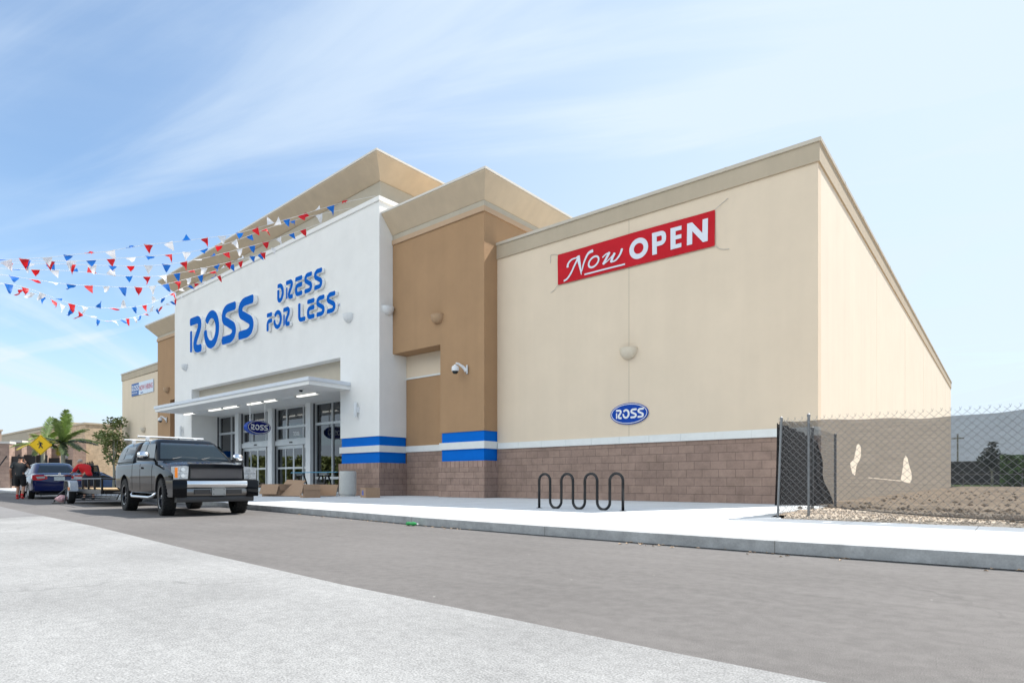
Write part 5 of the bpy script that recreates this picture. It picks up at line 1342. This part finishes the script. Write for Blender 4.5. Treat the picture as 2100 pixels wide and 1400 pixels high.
# wipers, antenna, dash
for y in (-.55, .15):
    x0, x1, hy, r = cab.at(1.44)
    MB().tube([(x1+.03, y, 1.425), (cab.at(1.50)[1]+.02, y+.25, 1.48), (cab.at(1.47)[1]+.02, y+.62, 1.455)], .011, 5).scale(K).build('wiper', BLACKP, T)
MB().prism([(-.35, 1.99), (-.15, 1.99), (-.30, 2.05)], -.015, .015, 'xz').scale(K).build('roof_antenna', BLACKP, T)
# rack
for x, z in ((-.95, 2.10), (-2.45, 2.075)):
    rb = MB().tube([(x, -.86, z), (x, .86, z)], .026, 8).scale(K).build('roof_bar', WHITEP, T)
    for y in (-.62, .62): MB().obox((x, y, z-.06), (.05, 0, 0), (0, .04, 0), (0, 0, .05)).scale(K).build('bar_foot', WHITEP, rb)
# underside
MB().box(-2.7, 2.4, -.5, .5, .42, .60).box(1.7, 1.9, -.8, .8, .35, .47).box(-1.92, -1.72, -.8, .8, .33, .47).scale(K).build('chassis', BLACKP, T)
wheel(T, 1.80, -.86, .455, .455, .30, K, RIMT, -1, steer=-.10); wheel(T, 1.80, .86, .455, .455, .30, K, RIMT, 1, steer=-.10)
wheel(T, -1.82, -.86, .455, .455, .30, K, RIMT, -1); wheel(T, -1.82, .86, .455, .455, .30, K, RIMT, 1)
MB().box(-3.12, -2.98, -.80, .80, .62, .80).scale(K).build('rear_bumper', CHROME, T)

# ---------------------------------------------------------- sedans
def sedan(lab, loc, rz, paint, k, open_door=False, plates=True):
    c = thing('parked_car', lab, 'car', loc, rz)
    tb = [(-2.27, .42, .62, .62, .74, .80, .74, .66, .84, .0), (-2.20, .32, .72, .62, .80, .86, .80, .70, .96, .01), (-2.05, .26, .76, .62, .85, .88, .82, .72, 1.01, .01), (-1.6, .22, .78, .60, .875, .88, .85, .74, 1.02, .01),
          (-.9, .20, .80, .58, .88, .86, .86, .76, .97, .0), (.4, .20, .80, .58, .88, .84, .86, .76, .94, .0), (1.1, .21, .80, .58, .88, .82, .86, .74, .93, .02), (1.6, .24, .78, .58, .87, .76, .84, .66, .86, .03), (2.0, .28, .70, .56, .82, .68, .78, .56, .76, .02), (2.2, .34, .58, .54, .68, .62, .64, .46, .66, .01)]
    xs2 = sorted(set([-2.27, -2.24, -2.20, -2.13, -2.05, -1.85, -1.6, -1.2, -.9, -.4, 0, .4, .8, 1.1, 1.35, 1.6, 1.8, 2.0, 2.1, 2.2]))
    carbody(tb, xs2, paint, [(1.34, .32), (-1.28, .32)], .375, .52, 'body', c, k)
    cb = Cabin([(.92, -1.66, 1.12, .78, .16), (1.02, -1.50, .93, .755, .18), (1.20, -1.22, .62, .69, .20), (1.34, -.98, .40, .63, .21), (1.40, -.86, .26, .585, .22), (1.44, -.70, .08, .50, .23), (1.455, -.5, -.15, .36, .24)])
    cb.mesh(paint).scale(k).build('cabin', None, c, smooth=45)
    cb.end(True, .98, 1.36, CARGL, mar=.03).scale(k).build('windshield', None, c, smooth=45)
    cb.end(False, 1.02, 1.37, CARGL, mar=.03).scale(k).build('rear_window', None, c, smooth=45)
    for sg in (-1, 1):
        cb.side([(-.18, .98), (.78, .98), (.30, 1.355), (-.20, 1.375)], sg, CARGL).scale(k).build('side_window', None, c)
        cb.side([(-1.14, 1.0), (-.25, .98), (-.27, 1.375), (-.78, 1.355)], sg, CARGL).scale(k).build('side_window', None, c)
        t_ = MB(); t_.prism([(sg*.38, .79), (sg*.62, .73), (sg*.82, .74), (sg*.86, .80), (sg*.85, .93), (sg*.70, .955), (sg*.40, .92)], -2.272, -2.0, 'yz'); tl = t_.scale(k).build('tail_light', REDL, c)
        MB().prism([(sg*.46, .815), (sg*.70, .785), (sg*.74, .875), (sg*.46, .885)], -2.279, -2.20, 'yz').scale(k).build('reversing_lens', LENS, tl)
        MB().box(-2.288, -2.2, min(sg*.55, sg*.76), max(sg*.55, sg*.76), .45, .485).scale(k).build('reflector', REDL, c)
        MB().prism([(.95, sg*.86), (1.10, sg*.86), (1.08, sg*1.02), (.98, sg*1.02)], .92, 1.04, 'xy').scale(k).build('mirror', paint, c)
        MB().obox((-.30, sg*.885, .80), (.08, 0, 0), (0, .015, 0), (0, 0, .016)).scale(k).build('door_handle', paint, c)
        MB().prism([(sg*.45, .60), (sg*.66, .58), (sg*.66, .70), (sg*.45, .72)], 2.0, 2.19, 'yz').scale(k).build('headlight', LENS, c)
    MB().prism([(-.48, .905), (.48, .905), (.48, .945), (-.48, .945)], -2.285, -2.20, 'yz').scale(k).build('trunk_trim', CHROME, c)
    MB().lathe([(.05, -2.289), (.035, -2.297), (0, -2.297)], (0, 0, .985), 'x', 16).scale(k).build('badge', CHROME, c)
    MB().box(-2.285, -2.24, -.17, .17, .72, .875).scale(k).build('number_plate', PLATE, c)
    MB().box(-2.32, -2.1, -.78, .78, .33, .60).scale(k).build('rear_bumper', paint, c)
    MB().box(-2.0, 2.0, -.6, .6, .16, .26).scale(k).build('underbody', BLACKP, c)
    HUB = mat('silver hubcap', (.5, .51, .52), .35, metal=.7) if 'silver hubcap' not in bpy.data.materials else bpy.data.materials['silver hubcap']
    for x in (1.34, -1.28):
        for sg in (-1, 1): wheel(c, x, sg*.775, .315, .315, .20, k, HUB, sg, 'car')
    if open_door:
        d = MB(); a = radians(62); ca, sa = cos(a), -sin(a)
        hx, hy = .55, -.88
        def D(u, z, off=0): return (hx-u*ca+off*sa, hy+u*sa+off*ca, z)
        def slab(poly, off0, off1, m):
            n = len(poly); q = MB(); q.add([D(u, z, off0) for u, z in poly]+[D(u, z, off1) for u, z in poly], [tuple(range(n)), tuple(n+i for i in reversed(range(n)))]+[(i, n+i, n+(i+1) % n, (i+1) % n) for i in range(n)], m); return q
        dr = slab(fillet([(0, .30), (1.02, .30), (1.04, .92), (0, .92)], .08, 4, True), -.04, .04, BLACKP).scale(k).build('open_door', None, c)
        fr = slab([(.0, .92), (1.04, .92), (.92, 1.38), (.35, 1.36)], -.012, .012, paint); fr = MB()
        for p, q in (((.02, .92), (.36, 1.36)), ((.36, 1.36), (.94, 1.38)), ((.94, 1.38), (1.03, .92))): fr.tube([D(*p), D(*q)], .03, 6)
        fr.scale(k).build('window_frame', BLACKP, dr)
        slab([(.05, .92), (1.0, .92), (.91, 1.36), (.37, 1.34)], -.004, .004, glass_mat('door glass', (.35, .37, .38), 1.5) if 'door glass' not in bpy.data.materials else bpy.data.materials['door glass']).scale(k).build('window_glass', None, dr)
    return c
sedan('dark blue sedan seen from behind beside the trailer', (-32.55, 7.66, 0), radians(180-5.5), NAVY, 1.04, open_door=True)
sedan('pale blue car half hidden beyond the iron fence', (-55.2, 15.9, 0), radians(100), LBLUE, 1.0)

# ---------------------------------------------------------- utility trailer
TR = thing('utility_trailer', 'black flatbed utility trailer with plywood deck behind the black pickup', 'trailer', (-19.9, 6.75, 0), radians(-6.0))
DK = .50; W2 = .80; X0, X1 = -5.0, -.15
mb = MB()
for y in (-W2, W2): mb.box(X0, X1, y-.04, y+.04, DK-.14, DK-.02)
for x in (X0, X1): mb.box(x-.04, x+.04, -W2+.04, W2-.04, DK-.14, DK-.02)
for i in range(7): x = X0+.65*i+.45; mb.box(x-.03, x+.03, -W2+.04, W2-.04, DK-.11, DK-.04)
mb.build('frame', BLACKM, TR)
MB().box(X0+.05, X1-.05, -W2+.045, W2-.045, DK-.018, DK+.012).build('plywood_deck', WOOD, TR)
MB().tube([(X1, -.55, DK-.1), (X1+.75, 0, DK-.1)], .04, 6).tube([(X1, .55, DK-.1), (X1+.75, 0, DK-.1)], .04, 6).tube([(X1+.7, 0, DK-.1), (X1+1.25, 0, DK-.06)], .045, 6).build('tongue', BLACKM, TR)
for y in (-W2, W2):
    MB().tube([(X0+.1, y, DK+.30), (X1-.05, y, DK+.30)], .026, 6).build('side_rail', BLACKM, TR)
    for x in (X0+.1, -3.0, -2.1, -1.2, X1-.05): MB().box(x-.025, x+.025, y-.025, y+.025, DK-.02, DK+.29).build('rail_post', BLACKM, TR)
MB().tube([(X1-.05, -W2, DK+.30), (X1-.05, W2, DK+.30)], .026, 6).build('front_rail', BLACKM, TR)
AX = -3.95
MB().box(AX-.04, AX+.04, -W2, W2, .29, .37).build('axle', BLACKM, TR)
FEN = mat('tread plate fender', (.42, .43, .44), .4, metal=.5, noise=.15, nscale=40)
WR = mat('white trailer rim', (.62, .64, .68), .4)
for sg in (-1, 1):
    wheel(TR, AX, sg*(W2+.17), .325, .325, .19, 1.0, WR, sg, 'trailer')
    yy = sg*(W2+.17)
    mb = MB(); P_ = [(AX-.50, .42), (AX-.36, .70), (AX-.22, .76), (AX+.22, .76), (AX+.36, .70), (AX+.50, .42)]
    for (xa, za), (xb, zb) in zip(P_[:-1], P_[1:]):
        mb.add([(xa, yy-.13, za), (xb, yy-.13, zb), (xb, yy+.13, zb), (xa, yy+.13, za), (xa, yy-.13, za-.02), (xb, yy-.13, zb-.02), (xb, yy+.13, zb-.02), (xa, yy+.13, za-.02)], [(0, 1, 2, 3), (7, 6, 5, 4), (0, 4, 5, 1), (1, 5, 6, 2), (2, 6, 7, 3), (3, 7, 4, 0)])
    f = mb.build('fender', FEN, TR)
    MB().prism([(AX+.30, .46), (AX+.62, .46), (AX+.62, .62), (AX+.40, .74)], yy-.12, yy-.10, 'xz').build('fender_brace', WHITEP, f)
    MB().box(AX+.42, AX+.60, yy-.145, yy-.121, .44, .54).build('side_marker', AMBER, f)
# folded mesh ramp leaning down behind the axle
mb = MB(); c0 = Vector((X0-.03, 0, DK-.06)); c1 = Vector((X0-.85, 0, .05))
for y in (-.7, .7): mb.tube([c0+Vector((0, y, 0)), c1+Vector((0, y, 0))], .022, 5)
for i in range(6): p = c0.lerp(c1, i/5); mb.tube([p+Vector((0, -.7, 0)), p+Vector((0, .7, 0))], .015, 5)
for i in range(9): y = -.6+.15*i; mb.tube([c0+Vector((0, y, 0)), c1+Vector((0, y, 0))], .006, 3)
mb.build('ramp', BLACKM, TR)
t = thing('folded_handtruck', 'folded cart of black tubes with a pink bag by the trailer wheel', 'cart', (-24.15, 6.02, 0), .3)
MB().tube([(-.45, 0, .04), (-.2, .02, .30), (.25, .0, .52)], .022, 6).tube([(-.45, 0, .04), (-.1, -.25, .03), (.45, -.2, .03)], .02, 6).tube([(.45, -.2, .03), (.25, 0, .52)], .02, 6).build('tube_frame', BLACKM, t)
mb = MB()
for j in range(7):
    for i in range(10):
        a = 2*pi*i/10; r = .22*sin(pi*(j+.4)/7.2)*(1+.25*sin(3*a+j)); mb.v.append((.05+r*cos(a), -.05+r*sin(a)*.6, .02+.26*j/6))
for j in range(6):
    for i in range(10): mb.f.append((j*10+i, j*10+(i+1) % 10, (j+1)*10+(i+1) % 10, (j+1)*10+i))
mb.build('bag', mat('pink white bag', (.60, .35, .36), .7, noise=.5, nscale=9), t, smooth=True)

# ============================================================ PEOPLE
def skin(name, verts, edges, rad, m, parent, sub=2, root=0):
    me = bpy.data.meshes.new(name); me.from_pydata(verts, edges, []); o = bpy.data.objects.new(name, me); COL.objects.link(o)
    md = o.modifiers.new('s', 'SKIN'); md.use_smooth_shade = True
    for i, v in enumerate(me.skin_vertices[0].data):
        r = rad[i]; v.radius = r if isinstance(r, tuple) else (r, r); v.use_root = (i == root)
    sd = o.modifiers.new('u', 'SUBSURF'); sd.levels = sub; sd.render_levels = sub
    bpy.context.view_layer.update()
    m2 = bpy.data.meshes.new_from_object(o.evaluated_get(bpy.context.evaluated_depsgraph_get()))
    o.modifiers.clear(); o.data = m2; m2.name = name; bpy.data.meshes.remove(me)
    m2.materials.clear(); m2.materials.append(m); m2.polygons.foreach_set('material_index', [0]*len(m2.polygons))
    m2.polygons.foreach_set('use_smooth', [True]*len(m2.polygons))
    if parent: o.parent = parent
    return o
def chain(V, E, Rr, base, pts):
    prev = base
    for p, r in pts:
        V.append(p); Rr.append(r); i = len(V)-1
        if prev is not None: E.append((prev, i))
        prev = i
    return prev
def person(root, J, shirt, shorts, shoes, hair, sock=None, k=1.0, sleeve=.62):
    """J: joint name -> point (metres, facing +x)"""
    g = lambda n: tuple(Vector(J[n])*k)
    mixp = lambda a, b, t: tuple((Vector(J[a])*(1-t)+Vector(J[b])*t)*k)
    V = []; E = []; R_ = []
    V.append(g('pelvis')); R_.append(.125*k)
    sp = chain(V, E, R_, 0, [(g('waist'), (.115*k, .135*k)), (g('chest'), (.125*k, .165*k)), (g('neck'), .054*k), (g('skull0'), (.070*k, .062*k)), (g('skull1'), (.098*k, .082*k)), (g('skull2'), (.062*k, .055*k))])
    # face: nose, chin
    chain(V, E, R_, 5, [(g('nose'), .018*k)])
    chest = 2
    for s in 'lr':
        chain(V, E, R_, chest, [(g('sh'+s), .068*k), (mixp('sh'+s, 'el'+s, .5), .050*k), (g('el'+s), .041*k), (mixp('el'+s, 'wr'+s, .4), .038*k), (g('wr'+s), .027*k)])
        wr = len(V)-1
        d = (Vector(J['wr'+s])-Vector(J['el'+s])).normalized(); sd = d.cross(Vector((0, 0, 1))).normalized() if abs(d.z) < .95 else Vector((1, 0, 0)); up = sd.cross(d)
        w0 = Vector(J['wr'+s]); palm = w0+d*.055
        V.append(tuple(palm*k)); R_.append((.030*k, .018*k)); E.append((wr, len(V)-1)); pi_ = len(V)-1
        for q, ln in ((-.030, .062), (-.010, .075), (.010, .078), (.030, .068)):
            b = palm+sd*q+d*.03; m1 = b+d*ln*.45+up*.008; e = b+d*ln*.85+up*.03
            chain(V, E, R_, pi_, [(tuple(b*k), .0095*k), (tuple(m1*k), .0085*k), (tuple(e*k), .0075*k)])
        tb = w0+d*.025+sd*.035; chain(V, E, R_, wr, [(tuple(tb*k), .011*k), (tuple((tb+d*.035+sd*.015+up*.015)*k), .009*k)])
        chain(V, E, R_, 0, [(g('hip'+s), .098*k), (mixp('hip'+s, 'kn'+s, .5), .080*k), (g('kn'+s), .056*k), (mixp('kn'+s, 'an'+s, .35), .056*k), (g('an'+s), .036*k), (g('toe'+s), .030*k)])
    body = skin('body', V, E, R_, SKIN, root)
    # hair / cap
    V = [g('skull1'), g('skull2')]; 
    cv = Vector(J['skull1'])*k; dv = (Vector(J['skull2'])-Vector(J['skull1'])).normalized(); fv = (Vector(J['nose'])-Vector(J['skull1'])).normalized()
    V = [tuple(cv-fv*.040*k-dv*.045*k), tuple(cv+dv*.020*k-fv*.022*k), tuple(cv+dv*.080*k-fv*.004*k)]
    skin('hair' if hair is HAIRD else 'cap', V, [(0, 1), (1, 2)], [(.080*k, .080*k), (.106*k, .096*k), (.078*k, .072*k)], hair, root)
    # shirt
    V = []; E = []; R_ = []
    V.append(mixp('pelvis', 'waist', -.35)); R_.append((.165*k, .205*k))
    chain(V, E, R_, 0, [(mixp('pelvis', 'waist', .45), (.152*k, .180*k))])
    chain(V, E, R_, 1, [(g('waist'), (.142*k, .160*k)), (g('chest'), (.148*k, .182*k)), (mixp('chest', 'neck', .72), (.085*k, .105*k))])
    for s in 'lr': chain(V, E, R_, 3, [(g('sh'+s), .086*k), (mixp('sh'+s, 'el'+s, sleeve), .072*k), (mixp('sh'+s, 'el'+s, sleeve+.2), .066*k)])
    skin('shirt', V, E, R_, shirt, root)
    V = []; E = []; R_ = []
    V.append(g('pelvis')); R_.append((.148*k, .185*k))
    chain(V, E, R_, 0, [(mixp('pelvis', 'waist', .8), (.132*k, .148*k))])
    for s in 'lr': chain(V, E, R_, 0, [(g('hip'+s), .122*k), (mixp('hip'+s, 'kn'+s, .5), .115*k), (mixp('hip'+s, 'kn'+s, 1.0), .095*k)])
    skin('shorts' if shorts is SHORTS else 'trousers', V, E, R_, shorts, root)
    for s in 'lr':
        a, t = Vector(J['an'+s]), Vector(J['toe'+s]); d = (t-a); 
        V = [tuple((a-Vector((d.x, d.y, 0)).normalized()*.03+Vector((0, 0, -.035)))*k), tuple((a*.5+t*.5+Vector((0, 0, -.01)))*k), tuple((t+Vector((0, 0, .0)))*k)]
        skin('shoe', V, [(0, 1), (1, 2)], [.052*k, .052*k, .042*k], shoes, root)
        if sock: skin('sock', [tuple(a*k), tuple((a+(Vector(J['kn'+s])-a)*.28)*k)], [(0, 1)], [.046*k, .050*k], sock, root)
J1 = dict(pelvis=(0, 0, .93), waist=(.01, 0, 1.10), chest=(.03, 0, 1.32), neck=(.03, 0, 1.49), skull0=(.045, 0, 1.56), skull1=(.055, 0, 1.64), skull2=(.05, 0, 1.71), nose=(.165, .0, 1.61),
          shl=(.02, .20, 1.42), shr=(.02, -.20, 1.42), ell=(-.10, .29, 1.17), wrl=(.02, .31, .95), elr=(.12, -.30, 1.24), wrr=(.14, -.15, 1.47),
          hipl=(0, .10, .88), hipr=(0, -.10, .88), knl=(.14, .11, .50), anl=(.05, .11, .10), toel=(.22, .12, .045), knr=(.02, -.12, .49), anr=(-.22, -.13, .14), toer=(-.08, -.14, .045))
P1 = thing('person', 'man in charcoal t-shirt and black shorts walking away with phone at his ear', 'person', (-30.55, 6.22, 0), radians(150))
person(P1, J1, SHIRT, SHORTS, mat('red shoe', (.60, .02, .02), .6), HAIRD, REDC, 1.0)
MB().obox((.15, -.115, 1.545), (.006, .002, .03), (.002, .005, 0), (-.02, 0, .06)).build('phone', BLACKP, P1)
J2 = dict(pelvis=(0, 0, .90), waist=(.06, 0, 1.06), chest=(.20, 0, 1.22), neck=(.34, 0, 1.34), skull0=(.39, 0, 1.39), skull1=(.44, 0, 1.44), skull2=(.47, 0, 1.50), nose=(.54, 0, 1.38),
          shl=(.24, .20, 1.27), shr=(.24, -.20, 1.27), ell=(.42, .26, 1.05), wrl=(.62, .18, 1.02), elr=(.40, -.26, 1.03), wrr=(.60, -.20, .97),
          hipl=(0, .10, .86), hipr=(0, -.10, .86), knl=(.06, .11, .48), anl=(.0, .12, .09), toel=(.17, .13, .045), knr=(-.03, -.12, .48), anr=(-.14, -.13, .09), toer=(.02, -.14, .045))
P2_ = thing('person', 'person in a red shirt and pale cap bending towards the dark blue sedan', 'person', (-28.15, 7.85, 0), radians(200))
person(P2_, J2, REDC, mat('dark trousers', (.03, .03, .04), .9), BLACKP, GREYC, None, 1.03, .75)

# ============================================================ PENNANT STRINGS
STRS = [[[-26.12, 3.02, 7.63], [-25.37, 4.65, 7.89], [-24.85, 5.77, 8.15], [-24.5, 6.54, 8.4], [-24.18, 7.23, 8.6], [-23.85, 7.95, 8.89], [-23.56, 8.58, 9.12], [-23.32, 9.09, 9.27], [-22.97, 9.87, 9.54], [-22.6, 10.66, 9.81], [-22.42, 11.06, 9.98], [-21.57, 12.9, 10.97], [-20.92, 14.3, 11.75], [-20.28, 15.7, 12.39]], [[-26.12, 3.02, 7.54], [-25.56, 4.69, 7.9], [-25.26, 5.58, 8.08], [-24.9, 6.64, 8.29], [-24.73, 7.14, 8.42], [-24.47, 7.9, 8.64], [-24.25, 8.56, 8.83], [-23.9, 9.59, 9.16], [-23.59, 10.51, 9.54], [-23.26, 11.48, 10.08], [-22.86, 12.67, 10.86], [-22.4, 14.03, 11.58], [-21.84, 15.7, 12.35]], [[-26.12, 3.02, 7.4], [-25.83, 4.74, 7.89], [-25.72, 5.37, 8.04], [-25.58, 6.21, 8.22], [-25.44, 7.03, 8.38], [-25.29, 7.9, 8.55], [-25.17, 8.64, 8.72], [-25.02, 9.53, 8.98], [-24.81, 10.75, 9.49], [-24.69, 11.43, 9.84], [-24.49, 12.64, 10.48], [-24.31, 13.71, 11.08], [-23.97, 15.7, 12.3]], [[-26.12, 3.02, 7.49], [-26.16, 4.8, 7.82], [-26.18, 5.64, 8.01], [-26.2, 6.55, 8.22], [-26.21, 7.34, 8.35], [-26.23, 8.04, 8.45], [-26.25, 9.27, 8.71], [-26.27, 10.24, 9.07], [-26.3, 11.62, 9.72], [-26.32, 12.65, 10.25], [-26.36, 14.11, 11.06], [-26.39, 15.7, 12.24]], [[-26.12, 3.02, 7.42], [-26.42, 4.84, 7.68], [-26.51, 5.43, 7.75], [-26.61, 6.04, 7.81], [-26.75, 6.86, 7.92], [-26.88, 7.67, 8.09], [-27.07, 8.81, 8.35], [-27.2, 9.6, 8.59], [-27.33, 10.41, 8.93], [-27.5, 11.43, 9.47], [-27.7, 12.64, 10.17], [-27.92, 14.01, 11.06], [-28.2, 15.7, 12.19]], [[-26.12, 3.02, 7.19], [-27.08, 4.96, 7.57], [-27.34, 5.5, 7.65], [-27.64, 6.11, 7.66], [-28.01, 6.86, 7.6], [-28.39, 7.64, 7.6], [-28.84, 8.55, 7.8], [-29.32, 9.54, 8.11], [-29.81, 10.52, 8.54], [-30.22, 11.36, 9.11], [-30.82, 12.59, 10.05], [-31.54, 14.06, 10.92], [-32.35, 15.7, 12.08]], [[-26.12, 3.02, 7.14], [-28.14, 5.16, 7.8], [-28.78, 5.83, 7.9], [-29.69, 6.8, 8.02], [-30.28, 7.42, 8.02], [-31.29, 8.49, 8.0], [-32.28, 9.53, 8.06], [-33.01, 10.31, 8.34], [-33.86, 11.21, 8.78], [-34.51, 11.89, 9.15], [-35.5, 12.93, 9.83], [-36.73, 14.24, 10.82], [-38.11, 15.7, 11.9]]]
ORD = ['topmost string of pennants, tied at the near top corner of the white tower', 'second string of pennants from the top', 'third string of pennants from the top', 'fourth string of pennants, in the middle of the seven', 'fifth string of pennants from the top', 'sixth string of pennants, the upper of the two deep sagging ones', 'lowest string of pennants, sagging deepest at the far end of the tower']
def pennant_mesh(m, fold, seed):
    random.seed(seed); mb = MB(); n = 5
    L = .33; W = .155
    for j in range(n+1):
        v = j/n; w_ = W*(1-v)**.9+.004
        for i in range(5):
            u = -1+i/2; y = .035*sin(v*5+u*1.7+seed)*v*(1+fold)+fold*.12*v*v
            mb.v.append((u*w_+.02*fold*v*sin(seed), y, -L*v*(1-.12*abs(fold))))
    for j in range(n):
        for i in range(4): mb.f.append((j*5+i, j*5+i+1, (j+1)*5+i+1, (j+1)*5+i))
    me = bpy.data.meshes.new('pennant'); me.from_pydata(mb.v, [], mb.f); me.materials.append(m)
    me.polygons.foreach_set('use_smooth', [True]*len(me.polygons)); return me
PM = [[pennant_mesh(CFLR[c], f, 3*c+q) for q, f in enumerate((0, .8, -1.0, 1.8))] for c in range(3)]
CORD = mat('white cord', (.75, .75, .75), .7)
random.seed(21)
camv = Vector((0, 0, .75))
for si, (st, lab) in enumerate(zip(STRS, ORD)):
    P = [Vector(p) for p in st]; r = thing('pennant_string', lab, 'bunting', P[0], 0, 'pennant strings over the road')
    Q = sm3 = []
    PP_ = [P[0]]+P+[P[-1]]
    for i in range(1, len(PP_)-2):
        a, b, c, d = PP_[i-1:i+3]
        for k in range(6):
            t_ = k/6; Q.append(.5*((2*b)+(c-a)*t_+(2*a-5*b+4*c-d)*t_*t_+(3*b-a-3*c+d)*t_**3))
    Q.append(P[-1])
    MB().tube([q-P[0] for q in Q], .0065, 4).build('cord', CORD, r)
    acc = random.uniform(0, .5); stepd = .60; ci = random.randrange(3)
    total = 0
    for a, b in zip(Q[:-1], Q[1:]):
        seg = (b-a).length
        while acc < seg:
            p = a.lerp(b, acc/seg); dv = (b-a).normalized()
            if (P[-1]-p).length < (1.1 if si < 3 else .8): acc += stepd; continue
            o = bpy.data.objects.new('pennant', random.choice(PM[ci % 3])); ci += 1; COL.objects.link(o); o.parent = r
            # local x along the cord; the flag swings about it in the wind
            x = dv; z = (Vector((0, 0, 1))-x*x.z).normalized(); y = z.cross(x)
            near = (P[-1]-p).length < 9
            sw = random.choice([random.uniform(-.5, .3), random.uniform(-.9, .3), random.uniform(.6, 1.6), random.uniform(2.0, 3.3) if random.random() < (.55 if near else .22) else .1])
            z2 = z*cos(sw)+y*sin(sw); y2 = z2.cross(x)
            ln = random.uniform(-.35, .35); x3 = (x*cos(ln)+z2*sin(ln)); z3 = (z2*cos(ln)-x*sin(ln))
            Mx = Matrix((x3, y2, z3)).transposed().to_4x4(); sc_ = random.uniform(.85, 1.08)
            o.matrix_local = Matrix.Translation(p-P[0]) @ Mx @ Matrix.Scale(sc_, 4)
            acc += stepd*random.uniform(.93, 1.07)
        acc -= seg
